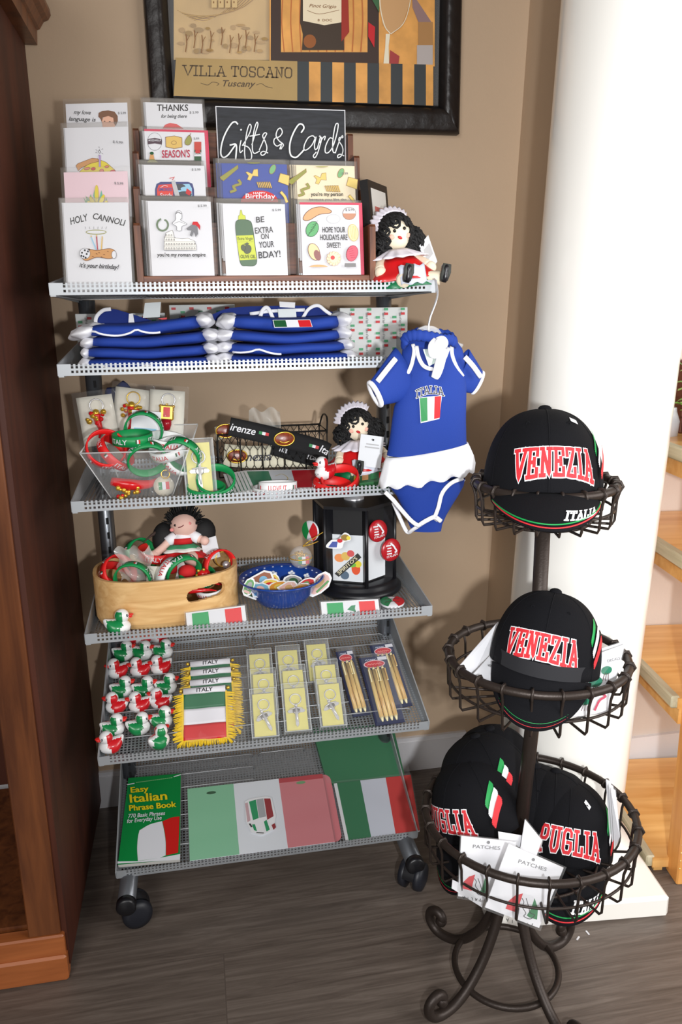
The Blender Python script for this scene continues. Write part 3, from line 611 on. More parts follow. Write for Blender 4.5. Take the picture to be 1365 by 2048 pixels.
def pasta(g,edge):
    g.opoly([(88,675),(82,660),(200,580),(225,562),(228,590),(110,690)],OLIVE,edge,3); g.opoly([(288,622),(300,616),(340,635),(352,600),(385,596),(388,655),(345,650),(325,688),(300,680),(312,650)],C('farfalle',(232,202,112),.6),edge,3)
    g.oell(504,598,24,42,LGN,edge,4,25); g.opoly([(566,630),(640,650),(632,728),(548,698)],C('farfalle',(232,202,112),.6),edge,4); g.line([(235,690),(245,715),(190,735),(205,765),(172,778)],22,edge,sm=3); g.line([(235,690),(245,715),(190,735),(205,765),(172,778)],16,OLIVE,sm=3)
    for k in range(8): g.line([(380+14*k,705),(394+14*k,742+k)],10,edge); g.line([(382+14*k,708),(394+14*k,740+k)],6,GOLDP)
    g.line([(575,790),(600,820),(615,858)],24,edge,sm=3); g.line([(575,790),(600,820),(615,858)],18,C('farfalle',(232,202,112),.6),sm=3); g.ell(350,548,52,8,OLIVE,a0=0,a1=180)
def d_pasta(g): pasta(g,C('pasta edge',(150,120,60),.6)); g.ell(398,866,150,94,C('birthday red',(206,54,54),.5),a0=180,a1=360); g.text('HAPPY',395,802,26,WHITE,width=98); g.text('Birthday',402,840,62,WHITE,width=238)
def d_person(g):
    f=g.fn; g.fn=lambda a,b_,h:f(a+548,b_+30,h); 
    pasta(g,C('pasta edge',(150,120,60),.6)); g.fn=f
    g.text("you're my person",940,815,42,BLK,width=258); g.text('because you like the',945,852,26,GRY,width=300); g.text('5.99',1082,645,26,GRY,width=48)
def d_olive(g):
    g.opoly([(228,1005),(230,970),(240,965),(246,925),(254,925),(262,960),(284,970),(288,1005)],LIME,OLIVE,3)
    g.opoly([(p.x,p.y) for p in smooth([(228,1005),(206,1050),(222,1200),(246,1350),(290,1372),(374,1355),(362,1200),(340,1050),(312,1008)],5,True)],C('bottle green print',(82,112,84),.5),C('bottle edge print',(52,78,56),.5),4)
    g.poly([(212,1130),(348,1126),(376,1320),(240,1328)],LIME); g.text('Extra Virgin',284,1165,34,C('dark olive ink',(70,80,40),.6),width=122); g.line([(222,1182),(350,1178)],2,OLIVE)
    g.oell(302,1240,32,38,C('olive fruit',(84,92,70),.5),BLK,2,15); g.oell(268,1228,18,26,C('olive fruit',(84,92,70),.5),BLK,2,-10); g.poly([(270,1200),(300,1185),(318,1196),(292,1208)],C('olive fruit',(84,92,70),.5)); g.text('OLIVE OIL',306,1312,40,C('dark olive ink',(70,80,40),.6),width=122,squash=1)
    for t,x,y,w,s_ in (('BE',404,1024,66,66),('EXTRA',434,1110,146,68),('ON',443,1158,62,62),('YOUR',456,1226,122,70),('BDAY!',480,1308,176,76)): g.text(t,x,y,s_,C('charcoal ink',(64,64,66),.6),width=w,rot=-4)
    g.text('$ 5.99',535,935,26,GRY,width=70)
def d_hol(g):
    E_=BRN; g.opoly([(p.x,p.y) for p in smooth([(750,1000),(770,950),(830,908),(910,900),(975,930),(960,950),(880,960),(800,1005)],4,True)],C('biscotti',(226,170,120),.6),E_,5); g.oell(992,996,56,38,WHITE,LGR,4); g.oell(1120,952,54,52,WHITE,E_,3); g.ell(1120,952,52,50,C('nut brown',(198,140,110),.6),a0=0,a1=180)
    g.oell(822,1078,50,66,C('leaf cookie',(96,176,112),.6),DGR,4,25)
    for k in range(5): g.line([(795+10*k,1110-22*k),(835+8*k,1085-18*k)],2.5,DGR)
    g.line([(785,1135),(860,1025)],3,DGR); g.oell(1150,1108,42,70,C('madeleine',(240,224,176),.6),GOLDP,4,-8)
    for k in range(4): g.line([(1128+12*k,1055),(1132+13*k,1110),(1140+10*k,1160)],2.5,GOLDP,sm=3)
    g.oell(835,1262,46,72,C('cookie pale',(236,206,160),.6),E_,4,-20); g.ell(862,1290,26,44,C('chocolate sprinkle',(150,104,100),.6),rot=-20)
    for k in range(12): a=R(30*k); g.oell(992+38*cos(a),1318+38*sin(a),22,16,C('cookie cream',(244,222,186),.6),TAN,2,30*k,n=10)
    g.ell(992,1318,36,36,C('cookie cream',(244,222,186),.6)); g.ell(982,1312,17,17,C('jam',(220,80,80),.4)); g.oell(1138,1278,46,66,C('rose cookie',(214,96,112),.6),C('rose edge',(168,50,70),.6),4,15)
    for k in range(5): g.line([(1105+6*k,1250+16*k),(1140+6*k,1238+18*k)],2.5,C('rose edge',(168,50,70),.6))
    g.ell(870,1388,72,18,C('biscotti',(226,170,120),.6),a0=180,a1=360); g.rect(1080,1358,1166,1388,C('grey cookie',(130,128,128),.6))
    for t,y,w in (('HOPE YOUR',1112,184),('HOLIDAYS ARE',1172,218),('SWEET!',1236,108)): g.text(t,990,y,62,C('charcoal ink',(64,64,66),.6),width=w)
    g.text('$ 5.99',1118,940,26,GRY,width=70)
ZC=F1+.002
card('white "my love language is" greeting card with a brown-haired face, back of the left holder',125,620,112,.200,d_love,K1,yaw=12,mg=(.0035,.005,.007))
card('white pizza slice greeting card with a birthday candle in the left holder',118,628,305,.150,d_pizza,K1,yaw=12,behind=1,bl='white card edge showing behind the pizza slice card')
card('pale pink greeting card with a corn-coloured pineapple plant, left holder',110,622,662,.100,d_pink,K1,yaw=12,base=PINK)
card('white "Holy Cannoli" birthday greeting card at the front of the left holder',105,628,908,.050,d_cannoli,K1,yaw=8,zb=ZC,behind=1,bl='white card edge showing behind the Holy Cannoli card')
card('white "Thanks for being there" greeting card, highest in the rack',765,1222,97,.218,d_thanks,K1,behind=2,bl='white spare card behind the Thanks card')
card("white \"Season's\" food greeting card with red envelope in the rack",757,1240,330,.163,d_season,K1,env=C('raspberry envelope',(206,60,90),.6),behind=2,bl="white spare card behind the Season's card")
card('white greeting card with a drawn sardine tin in the rack',750,1240,600,.109,d_sard,K1,behind=3,bl='white spare card behind the sardine tin card')
card('white "you\'re my roman empire" greeting card with a drawn colosseum',783,1290,892,.054,d_roman,K1,zb=F1+.022,behind=4,bl='white spare card behind the roman empire card')
card('royal blue pasta pattern "Happy Birthday" greeting card in the rack',92,618,548,.109,d_pasta,K2,base=BLUEP,behind=3,bl='blue-fronted spare card behind the pasta birthday card')
card('cream pasta pattern "you\'re my person" greeting card in the rack',692,1162,562,.109,d_person,K2,base=CREAM,behind=3,bl='cream spare card behind the you\'re my person card')
card('white "be extra on your bday" greeting card with a green olive oil bottle',100,602,872,.054,d_olive,K2,zb=F1+.022,behind=3,bl='white spare card behind the olive oil bottle card')
card('white "hope your holidays are sweet" cookie greeting card with red envelope',724,1196,880,.054,d_hol,K2,zb=F1+.022,env=C('raspberry envelope',(206,60,90),.6),behind=2,bl='white spare card behind the holiday cookie card')
# clear stepped holder of the left column
hd=thing('card_holder','clear acrylic stepped holder carrying the leftmost column of cards','card holder',(.07,.12,F1)); L0=local(hd.location)
for i,(y,z) in enumerate(((.063,1.235),(.113,1.285),(.163,1.335),(.222,1.40))): b=MB(); b.T=L0; b.box((.072-.004*i,y+.012,(z+F1)/2),(.104,.0016,z-F1),ACRY,rot=(-R(7),0,-R(10))); b.build('step_panel',hd)
b=MB(); b.T=L0; b.box((.066,.135,F1+.001),(.104,.2,.002),ACRY); b.build('base_plate',hd)
# chalkboard sign
n=Vector((0,-cos(R(3)),sin(R(3)))); p=at_y(431,212,.224); TR_=hit(691,220,p,n); BL=p+Vector((0,0,-1))*.105; loc=(p+TR_)/2+Vector((0,0,-.1)); L0=local(loc)
CHK=mat('chalkboard',(34,36,42),.6,var=.5,vscale=9,stretch=(3,1,22))
b=MB(); b.T=L0; q=[p,BL,BL+(TR_-p),TR_]; slabq(b,q,n,.006,WHITE); e=.0016; rt=(TR_-p).normalized(); dn=Vector((0,0,-1)); slabq(b,[p+rt*e+dn*e+n*.0005,BL+rt*e+n*.0005,BL+(TR_-p)-rt*e+n*.0005,TR_-rt*e+dn*e+n*.0005],n,.0004,CHK)
sg=tag(b.build('chalkboard_sign',loc=loc),'black chalkboard sign hand-lettered Gifts & Cards standing in the card rack','sign')
b=MB(); b.T=L0; g=pxg(b,p+n*.0007,n,**K2); CH=C('chalk white',(236,238,238),.7)
ST=[[(222,232),(205,216),(178,226),(140,280),(108,350),(90,425),(90,480),(112,502),(148,480),(185,430),(205,402)],[(165,402),(212,402),(208,512)],[(250,368),(240,420),(244,462),(262,448)],[(262,405),(288,365),(322,300),(332,252),(318,238),(300,285),(286,370),(279,450),(284,520)],[(286,520),(330,515),(334,470),(312,424),(268,402)],[(338,400),(368,300),(386,240),(376,222),(356,280),(344,370),(342,440),(358,470),(398,452)],[(322,332),(398,318)],[(398,440),(440,345),(456,312),(440,306),(424,332),(444,375),(458,425),(446,470),(420,486),(408,468),(430,454),(464,466)],
[(590,410),(562,434),(575,395),(540,412),(515,388),(520,352),(560,335),(582,300),(566,268),(542,285),(532,330),(556,370),(590,400),(572,434)],[(736,300),(755,268),(744,240),(715,238),(680,288),(650,360),(640,430),(652,488),(692,502),(730,470),(750,448)],[(846,352),(828,330),(790,345),(760,400),(756,440),(780,440),(820,402),(852,338),(840,400),(846,440),(864,428)],[(864,428),(886,342),(880,334),(896,352),(880,420),(860,480),(842,506),(830,490),(852,462)],[(882,385),(910,342),(926,335),(920,362)],[(986,352),(960,350),(930,410),(926,460),(950,465),(985,420),(1015,330),(1030,250),(1022,230),(1006,250),(990,340),(985,420),(990,460),(1008,466)],[(1008,462),(1040,370),(1062,330),(1066,345),(1040,345),(1036,372),(1060,410),(1068,450),(1055,490),(1030,506),(1026,488),(1046,478),(1074,490)]]
for i,s_ in enumerate(ST): g.line(s_,12 if i in (0,1,9) else 8.5,CH,sm=5)
g.ell(250,282,7,7,CH); b.build('lettering',sg)
# small dark frame turned sideways beside the rack
K4=dict(x0=690,y0=340,k=5.935)
n=Vector((sin(R(56))*.99,-cos(R(56))*.99,.10)).normalized(); p=at_y(735,358,.075)
tr=hit(774.5,380.5,p,n); rt=Vector((-n.y,n.x,0)).normalized(); rt=-rt if rt.x<0 else rt; wd=(tr-p).dot(rt); up=n.cross(rt); up=up if up.z>0 else -up
H=(p.z-F1-.001)/up.z; loc=p-up*H; L0=local(loc); b=MB(); b.T=L0; w_=.012
q=lambda a,c_,h: p+rt*a-up*c_+n*h
slabq(b,[q(0,0,0),q(0,H,0),q(wd,H,0),q(wd,0,0)],n,.014,C('black picture moulding',(28,26,26),.35))
fo=tag(b.build('notice_frame',loc=loc),'small black framed notice turned sideways behind the doll on the top shelf','picture frame')
b=MB(); b.T=L0; slabq(b,[q(w_,w_,.0006),q(w_,H-w_,.0006),q(wd-w_,H-w_,.0006),q(wd-w_,w_,.0006)],n,.0004,C('notice paper',(206,202,196),.5)); g=G(b,lambda a,c_,h:q(a,c_,h+.0006))
g.rect(.022,.04,wd-.03,.052,C('faded red print',(178,96,88),.6)); g.rect(.022,.062,wd-.028,.07,LGR)
for k in range(5): g.rect(.022,.078+k*.008,wd-.026-.006*(k%2),.0805+k*.008,GRY)
b.build('notice_sheet',fo)
# ------------------------------------------------------------------ second shelf: folded bodysuits and printed cartons
F2=TZ[1]-LIP+.0022
def carton(u0,u1,vt,y,label,seed):
    p=at_y(u0,vt,y); r=at_y(u1,vt,y); w=r.x-p.x; h=p.z-F2; loc=Vector((p.x+w/2,y+.02,F2)); b=MB(); L=local(loc); b.T=L; b.box((p.x+w/2,y+.015,F2+h/2),(w,.03,h),C('printed carton',(214,216,214),.5),bev=.0008)
    g=G(b,lambda a,c,hh:(p.x+a,y-hh,F2+c)); k=0
    for i in range(int(w/.0165)+1):
        x=.008+i*.0165
        for j in range(6):
            z=.006+j*.030+(.015 if i%2 else 0)
            if z<h-.006 and x<w-.006:
                if x+.005<w: g.rect(x-.004,z,x+.004,z+.0045,RED)
                if z+.012<h: g.rect(x-.004,z+.0085,x+.004,z+.013,C('carton green',(70,160,110),.5))
    for i in range(int(w/.033)+1):
        x=.017+i*.033
        for j in range(4):
            z=.016+j*.03
            if z<h-.012 and x<w-.004: g.text('Taste of Italy',x,z,.007,GRY,width=.022,rot=-90)
    return tag(b.build('printed_carton',loc=loc),label,'box')
carton(680,816,616,.255,'pale box printed with tiny Italian flags behind the folded shirts, right end of shelf',1)
carton(150,330,628,.265,'pale flag-printed box behind the left stack of folded shirts',2)
carton(338,470,610,.270,'pale flag-printed box behind the gap between the two shirt stacks',3)
SILVC=C('grey jersey lining',(206,206,212),.8)
def shirt(cx,cy,z,w,d,h,seed,label,group,bow=.006,tilt=0,lw=.02,rw=.02,trim=True,left=True,right=True):
    r=random.Random(seed); t=thing('folded_bodysuit',label,'baby bodysuit',(cx,cy,z),(0,tilt,r.uniform(-.03,.03)),group)
    ph=r.uniform(0,6)
    def body(u,v):
        a=v*2*PI; e=.55
        s_=lambda x:math.copysign(abs(x)**e,x)
        X=(u-.5)*w; yy=s_(cos(a))*d/2; zz=s_(sin(a))*h/2
        k=1-abs(2*u-1)**8*.35; bend=bow*(2*u-1)**2
        wob=.0013*sin(X*24+ph)+.0007*sin(X*61+ph*2+yy*40)
        return (X+.004*sin(yy*60+ph),yy*k-.0022*sin(X*19+ph),h/2+zz*k+bend+wob)
    b=MB(); b.surf(body,40,24,BLUEC); b.add([body(0,i/24) for i in range(24)],[tuple(range(24))],BLUEC); b.add([body(1,i/24) for i in range(24)],[tuple(range(24))[::-1]],BLUEC); b.build('folded_body',t)
    for sx,on,ww in ((-1,left,lw),(1,right,rw)):
        if not on: continue
        b=MB(); c0=(sx*(w/2+ww*.12),-.004,h*.52+bow)
        def wr(p,sx=sx): q=p[0]*150+p[1]*60+ph; return (p[0]*(1+.12*sin(p[1]*130+ph)+.09*sin(p[2]*420+ph+p[1]*60)),p[1],p[2]*(1+.13*sin(p[1]*110+ph*2+p[0]*160)+.06*sin(p[0]*330+ph)))
        b.ball(c0,(ww*.85,d*.47,h*.56),WHC,56,32,fn=wr,rot=(0,sx*.15,0)); b.build('white_sleeve',t)
    if trim:
        b=MB(); P=[body(.04+.9*i/30,.5+.035*sin(i*.5+ph)+.03) for i in range(int(8+r.random()*20))]; b.tube([Vector(p)+Vector((0,-.0005,-.001)) for p in P],.0017,WHC,8); b.build('white_trim',t)
    return t
def stack(ul,ur,y,zs,hs,nm,seed,d=.17,**kw):
    pl=at_y(ul,700,y); pr=at_y(ur,700,y); w=pr.x-pl.x; z=F2; o=[]
    for i,h in enumerate(hs):
        t=shirt((pl.x+pr.x)/2+rnd.uniform(-.004,.004),y+d/2+.004*i,z,w-.006*i,d,h,seed+i,nm[i],None,tilt=kw.get('tilts',[0]*9)[i],left=kw.get('left',[1]*9)[i],lw=kw.get('lw',[.018]*9)[i],bow=kw.get('bow',.004),trim=kw.get('trim',[1]*9)[i]); z+=h*.99+kw.get('bow',.004)*.08; o.append(t)
    return o,z,w
WO=('lowest','second from the bottom','second from the top','topmost')
A,zt,wA=stack(168,428,.028,None,(.018,.018,.019,.022),['folded blue bodysuit, %s of the left stack on the second shelf'%w for w in WO],11,tilts=(0,-.015,-.04,-.085),lw=(.016,.012,.02,.036),bow=.003,trim=(1,0,0,1))
Bk,zt2,wB=stack(455,706,.028,None,(.018,.018,.019,.024),['folded blue bodysuit, %s of the right stack on the second shelf'%w for w in WO],31,tilts=(0,0,0,0),lw=(.02,.022,.024,.022),bow=.006,trim=(0,1,0,0))
def collar(root,pts_px,y,r,mt,name,flat=.4):
    b=MB(); b.T=(Matrix.Translation(root.location)@root.rotation_euler.to_matrix().to_4x4()).inverted(); b.tube(smooth([at_y(u,v,yy) for u,v,yy in pts_px],5),r,mt,10,flat=flat,up=(0,-1,0)); return b.build(name,root)
# necklines standing up behind the top folds
def patchpoly(root,pts,name,mt,thick=.003):
    b=MB(); b.T=(Matrix.Translation(root.location)@root.rotation_euler.to_matrix().to_4x4()).inverted(); P=[at_y(u,v,y) for u,v,y in pts]; Q=[q+Vector((0,thick,0)) for q in P]; n=len(P)
    b.add(P+Q,[tuple(range(n)),tuple(range(n,2*n))[::-1]]+[(i,n+i,n+(i+1)%n,(i+1)%n) for i in range(n)],mt); return b.build(name,root)
tl,tr_=A[3],Bk[3]
patchpoly(tl,[(p.x,p.y,.13) for p in smooth([(190,652),(192,636),(205,623),(225,618),(250,624),(300,640),(320,650),(260,654)],5,True)],'upper_lining',BLUED,.006)
collar(tl,[(191,650,.127),(193,634,.127),(206,621,.127),(222,618,.127)],.127,.0032,WHC,'neck_trim')
patchpoly(tl,[(258,628,.126),(266,627,.126),(269,645,.126),(257,645,.126)],'white_tape',WHC); patchpoly(tl,[(290,606,.124),(322,604,.124),(320,634,.124),(286,636,.124)],'care_label',C('care label',(216,222,222),.6),.001); patchpoly(tl,[(316,637,.10),(334,635,.10),(334,642,.10)],'flag_print',RED,.001)
patchpoly(tr_,[(p.x,p.y,.13) for p in smooth([(425,640),(440,622),(480,614),(540,612),(620,612),(660,622),(680,640),(560,648)],5,True)],'upper_lining',BLUED,.006)
collar(tr_,[(520,636,.12),(526,620,.122),(536,616,.122),(548,640,.12)],.12,.0034,WHC,'neck_trim'); collar(tr_,[(606,636,.12),(618,618,.122),(636,611,.122),(652,622,.12),(666,632,.12)],.12,.003,WHC,'neck_trim'); collar(tr_,[(500,628,.125),(545,622,.125),(610,620,.125)],.125,.003,WHC,'neck_trim')
patchpoly(tr_,[(559,603,.126),(591,605,.126),(590,616,.126),(560,614,.126)],'size_label',C('size label',(232,232,234),.6),.001); patchpoly(tr_,[(556,618,.118),(592,618,.118),(594,640,.118),(558,640,.118)],'care_label',C('care label',(190,214,212),.6),.001)
b=MB(); p=at_y(585,650,.0235); b.T=(Matrix.Translation(tr_.location)@tr_.rotation_euler.to_matrix().to_4x4()).inverted(); n=Vector((0,-.75,.66)).normalized(); g=pxg(b,p+n*.0045,n,400,560,2.844)
g.poly([(414,228),(628,226),(642,268),(424,272)],WHITE); 
for a,c,m_ in ((0,.333,DGR),(.333,.667,WHITE),(.667,1,RED)):
    X=lambda t,top:(418+208*t if top else 427+211*t); g.poly([(X(a,1),230),(X(c,1),229),(X(c,0),268),(X(a,0),269)],m_)
b.build('flag_print',tr_)
shirt(.245,.06,F2,.03,.12,.055,77,'crumpled white and blue bodysuit sleeve bundle wedged between the two stacks',None,left=False,right=False,trim=False) if False else None
# ------------------------------------------------------------------ bodysuit hanging from the top shelf corner
YB=-.034; OB=at_y(850,860,YB)
bs=thing('hanging_bodysuit','royal blue baby bodysuit with white skirt and ITALIA flag print hanging from the top shelf','baby bodysuit',OB); L0=local(OB)
K7=dict(x0=720,y0=560,k=3.937)
def bm():
    m=MB(); m.T=L0; return m
# trunk: stacked elliptical rings (left x, right x, y in view; thickness)
rows=[(430,700,440,.018),(372,765,480,.028),(338,805,540,.038),(328,828,620,.042),(326,836,720,.046),(324,838,800,.047),(312,838,900,.048),(272,836,1000,.050),(256,834,1100,.052),(244,836,1200,.054),(232,838,1290,.056),(214,846,1380,.060)]
def trunk(rows,yo=0):
    rs=[]
    for (a,c,v,t) in rows:
        A_=at_y(720+a/3.937,560+v/3.937,YB+yo); B_=at_y(720+c/3.937,560+v/3.937,YB+yo); rs.append((A_,B_,t))
    return rs
def loft(rs,n,fold=0):
    vs=[];fs=[]
    for j,(A_,B_,t) in enumerate(rs):
        c=(A_+B_)/2; w=(B_-A_)/2
        for k in range(n):
            a=2*PI*k/n; vs.append(c+w*cos(a)+Vector((0,sin(a)*t/2*(1+fold*sin(a*5+j*.5)),0)))
    for j in range(len(rs)-1):
        for k in range(n): fs.append((j*n+k,(j+1)*n+k,(j+1)*n+(k+1)%n,j*n+(k+1)%n))
    return vs,fs
def frontY(a,v,rs=None,off=.0):
    rs=RS; z=560+v/3.937
    for (r0,r1),(s0,s1) in zip(zip(rows,rows[1:]),zip(rs,rs[1:])):
        if r0[2]<=v<=r1[2]:
            t=(v-r0[2])/(r1[2]-r0[2]); l=r0[0]+(r1[0]-r0[0])*t; r=r0[1]+(r1[1]-r0[1])*t; th=s0[2]+(s1[2]-s0[2])*t
            q=max(-1,min(1,(a-(l+r)/2)/((r-l)/2))); return YB-th/2*math.sqrt(max(0,1-q*q))
    return YB
RS=trunk(rows); b=bm(); vs,fs=loft(RS,48); b.add(vs,fs,BLUEC,True); b.add(vs[:48],[tuple(range(48))],BLUED); b.build('jersey_top',bs)
def strip(name,pts,w,mt=WHC,lift=.0016,par=None,r=None):
    b=bm(); P=[at_y(720+p.x/3.937,560+p.y/3.937,frontY(p.x,p.y)-lift) for p in smooth(pts,5)]; b.tube(P,(w/3.937/1566*1.22)/2,mt,8,flat=.35,up=(1,0,0)); return b.build(name,par or bs)
strip('shoulder_binding',[(418,505),(430,560),(405,680),(345,800),(330,840)],34); strip('shoulder_binding',[(722,520),(730,600),(765,690),(812,760)],34)
strip('neck_binding',[(448,520),(462,600),(500,672),(560,700),(620,690),(665,620),(700,530)],34,lift=.0028)
b=bm(); P=[at_y(720+p.x/3.937,560+p.y/3.937,frontY(p.x,p.y)-.0012) for p in smooth([(455,530),(480,640),(530,690),(560,700),(620,680),(660,610),(690,535)],4)]; b.add(P,[tuple(range(len(P)))],BLUED); b.build('neck_opening',bs)
b=bm(); P=[at_y(720+u/3.937,560+v/3.937,frontY(u,v)-.0026) for u,v in ((498,545),(640,540),(620,640),(545,680))]; b.add(P,[(0,1,2,3)],C('neck label',(208,226,216),.6)); b.build('neck_label',bs)
# sleeves
def sleeve(c0,c1,r0,r1,nm):
    b=bm(); A_=at_y(720+c0[0]/3.937,560+c0[1]/3.937,YB); B_=at_y(720+c1[0]/3.937,560+c1[1]/3.937,YB+c1[2]); k=1.22/1566/3.937
    P=[A_.lerp(B_,t) for t in (0,.2,.4,.6,.8,1)]; rr=[(r0+(r1-r0)*t)*k for t in (0,.2,.4,.6,.8,1)]; b.tube(P,rr,BLUEC,32,cap=False,flat=.30 if nm=='x' else .34,up=(0,0,1)); o=b.build('sleeve',bs,solid=.0016)
    return A_,B_,r1*k,o
A_,B_,rr,so=sleeve((372,735),(122,898,-.014),232,104,'l')
b=bm(); d=(B_-A_).normalized(); s1=Vector((0,0,1)).cross(d).normalized(); s2=d.cross(s1); P=[B_+s2*(rr*cos(2*PI*k/24))+s1*(rr*.5*sin(2*PI*k/24)) for k in range(24)]; b.tube(P,.0042,WHC,8,closed=True); b.build('cuff',so)
A2,B2,rr2,so2=sleeve((780,705),(928,808,.012),185,98,'r')
b=bm(); d=(B2-A2).normalized(); s1=Vector((0,0,1)).cross(d).normalized(); s2=d.cross(s1); P=[B2+s2*(rr2*cos(2*PI*k/24))+s1*(rr2*.4*sin(2*PI*k/24)) for k in range(24)]; b.tube(P,.003,WHC,8,closed=True); b.build('cuff',so2)
b=bm(); b.tube(smooth([at_y(720+u/3.937,560+v/3.937,YB-y) for u,v,y in ((285,618,.024),(215,705,.028),(140,800,.030))],6),.0045,WHC,8,flat=.35,up=(0,-1,0)); b.build('sleeve_stripe',so)
b=bm(); b.tube(smooth([at_y(720+u/3.937,560+v/3.937,YB-y) for u,v,y in ((828,605,.024),(895,680,.022),(955,765,.014))],6),.0042,WHC,8,flat=.35,up=(0,-1,.0)); b.build('sleeve_stripe',so2)
# skirt frill
skt=[(214,846,1395,.062),(196,862,1430,.068),(178,892,1500,.074),(160,905,1560,.080),(150,898,1610,.086)]
b=bm(); n=96; vs=[];fs=[]
for j,(a,c,v,t) in enumerate(skt):
    for k in range(n):
        an=2*PI*k/n; q=cos(an); amp=j/4; fold=1+.10*amp*sin(an*13)+.05*amp*sin(an*7+1)
        X=(a+c)/2+(c-a)/2*q; V=v-118*((q+1)/2)+12*amp*sin(an*13+1)+ (14*amp if q<-.2 else 0)
        vs.append(at_y(720+X/3.937,560+V/3.937,YB)+Vector((0,sin(an)*t/2*fold,0)))
for j in range(len(skt)-1):
    for k in range(n): fs.append((j*n+k,(j+1)*n+k,(j+1)*n+(k+1)%n,j*n+(k+1)%n))
b.add(vs,fs,WHC,True); b.build('skirt_frill',bs,solid=.0014)
# brief with leg openings
br=[(206,828,1560,.05),(230,815,1620,.05),(290,770,1700,.046),(330,720,1780,.040),(360,680,1850,.034),(385,650,1920,.028),(410,640,1975,.02)]
b=bm(); vs,fs=loft(trunk(br),36); b.add(vs,fs,BLUEC,True); b.build('brief',bs)
def leg(name,pts,r=.0036,y=-.018):
    b=bm(); b.tube(smooth([at_y(720+u/3.937,560+v/3.937,YB+y+yy) for u,v,yy in pts],6),r,WHC,8,flat=.5,up=(0,-1,0)); b.build(name,bs)
leg('leg_binding',[(200,1670,-.008),(262,1730,-.010),(320,1800,-.010),(400,1890,-.008),(455,1930,-.006),(480,1922,-.005)]); leg('leg_binding',[(265,1750,.020),(320,1880,.030),(375,1985,.022),(420,1965,.008),(480,1925,-.004)],.0036)
leg('leg_binding',[(815,1560,-.008),(720,1600,-.010),(650,1680,-.010),(620,1790,-.010),(590,1870,-.006)]); leg('leg_binding',[(818,1570,.014),(745,1690,.026),(680,1800,.026),(640,1905,.014),(590,1872,.0)],.0036)
leg('crotch_snaps',[(480,1922,-.005),(530,1892,-.007),(590,1868,-.006),(640,1900,.0)],.0040)
# print
b=bm(); K=1/3.937
g=G(b,lambda a,v,h:at_y(720+a/3.937,560+v/3.937,frontY(a,v)-.0012-h),fl=-1,dh=.0002,step=14)
g.slab('ITALIA',552,892,58,218,7,BLK,WHITE,13,arc=26,rot=-5,gap=.12)
fl=lambda a,c,m_:g.poly([(a,930-(a-472)*.10),(c,930-(c-472)*.10),(482+(c-472)*.88,1118-(c-472)*.2),(482+(a-472)*.88,1118-(a-472)*.2)],m_)
g.poly([(468,926),(648,908),(628,1094),(480,1128)],WHITE); fl(474,532,GRN); fl(532,590,WHITE); fl(590,642,RED); b.build('italia_flag_print',bs)
# ruched headband and white bow
hb=thing('headband','ruched royal blue headband with a white bow looped over the hanging bodysuit','headband',at_y(858,672,YB-.02)); L1=local(hb.location)
b=MB(); b.T=L1; P=[]; k3=1/3.937
for pt in smooth([(345,505,-.024),(372,452,-.034),(450,436,-.042),(560,450,-.046),(650,470,-.044),(720,470,-.036),(752,492,-.026),(700,440,.0),(560,425,.014),(430,425,.008)],8,True): P.append(at_y(720+pt.x*k3,560+pt.y*k3,YB+pt.z))
n=len(P); b.tube(P,[.0085+.0011*sin(i*1.9) for i in range(n)],BLUEC,10,closed=True,flat=.45,up=(0,0,1)); b.build('ruched_band',hb)
b=MB(); b.T=L1
def bp(*q): return [at_y(720+u*k3,560+v*k3,YB-.05+y) for u,v,y in q]
b.tube(smooth(bp((600,480,0),(570,520,-.006),(575,585,-.006),(605,575,-.008),(612,520,-.006)),5),.0066,WHC,10,flat=.5,up=(0,-1,0)); b.tube(smooth(bp((612,480,0),(650,470,-.004),(668,500,-.004),(640,530,-.004)),5),.0062,WHC,10,flat=.6,up=(0,-1,0))
b.tube(smooth(bp((625,510,-.004),(648,570,-.006),(630,660,-.006),(605,740,-.004),(588,772,-.002)),5),[.006+.0022*sin(PI*i/20) for i in range(21)],WHC,10,flat=.5,up=(0,-1,0)); b.tube(smooth(bp((612,520,-.004),(620,600,-.004),(640,690,-.002)),5),.0050,WHC,10,flat=.5,up=(0,-1,0)); b.ball(bp((618,500,-.008))[0],(.006,.005,.0075),WHC,12,8); b.build('white_bow',hb)
# hanger
hg=thing('clothes_hanger','clear plastic hanger with metal hook on the right corner of the top shelf','hanger',at_y(858,655,YB)); L1=local(hg.location)
b=MB(); b.T=L1; b.tube(smooth([at_y(u,v,y) for u,v,y in ((862,566,.012),(866,558,.004),(872,562,-.008),(876,585,-.02),(872,605,-.03),(862,632,YB),(858,650,YB),(857.5,668,YB))],6),.0016,CHROME,8); b.build('hook',hg)
b=MB(); b.T=L1; HP=[at_y(u,v,YB) for u,v in ((833,668),(838,656),(850,651),(866,652),(876,657),(884,668),(884,678),(833,678))]
Q=[p+Vector((0,.004,0)) for p in HP]; P=[p-Vector((0,.004,0)) for p in HP]; n=len(P); b.add(P+Q,[tuple(range(n)),tuple(range(n,2*n))[::-1]]+[(i,n+i,n+(i+1)%n,(i+1)%n) for i in range(n)],glassy('clear hanger plastic',(226,226,226),.38,.1)); b.tube([at_y(u,v,YB) for u,v in ((806,686),(835,672),(884,676),(925,692))],.0035,M.setdefault('clear bar',glassy('clear bar',(226,226,226),.38,.1)),10); b.build('hanger_body',hg)
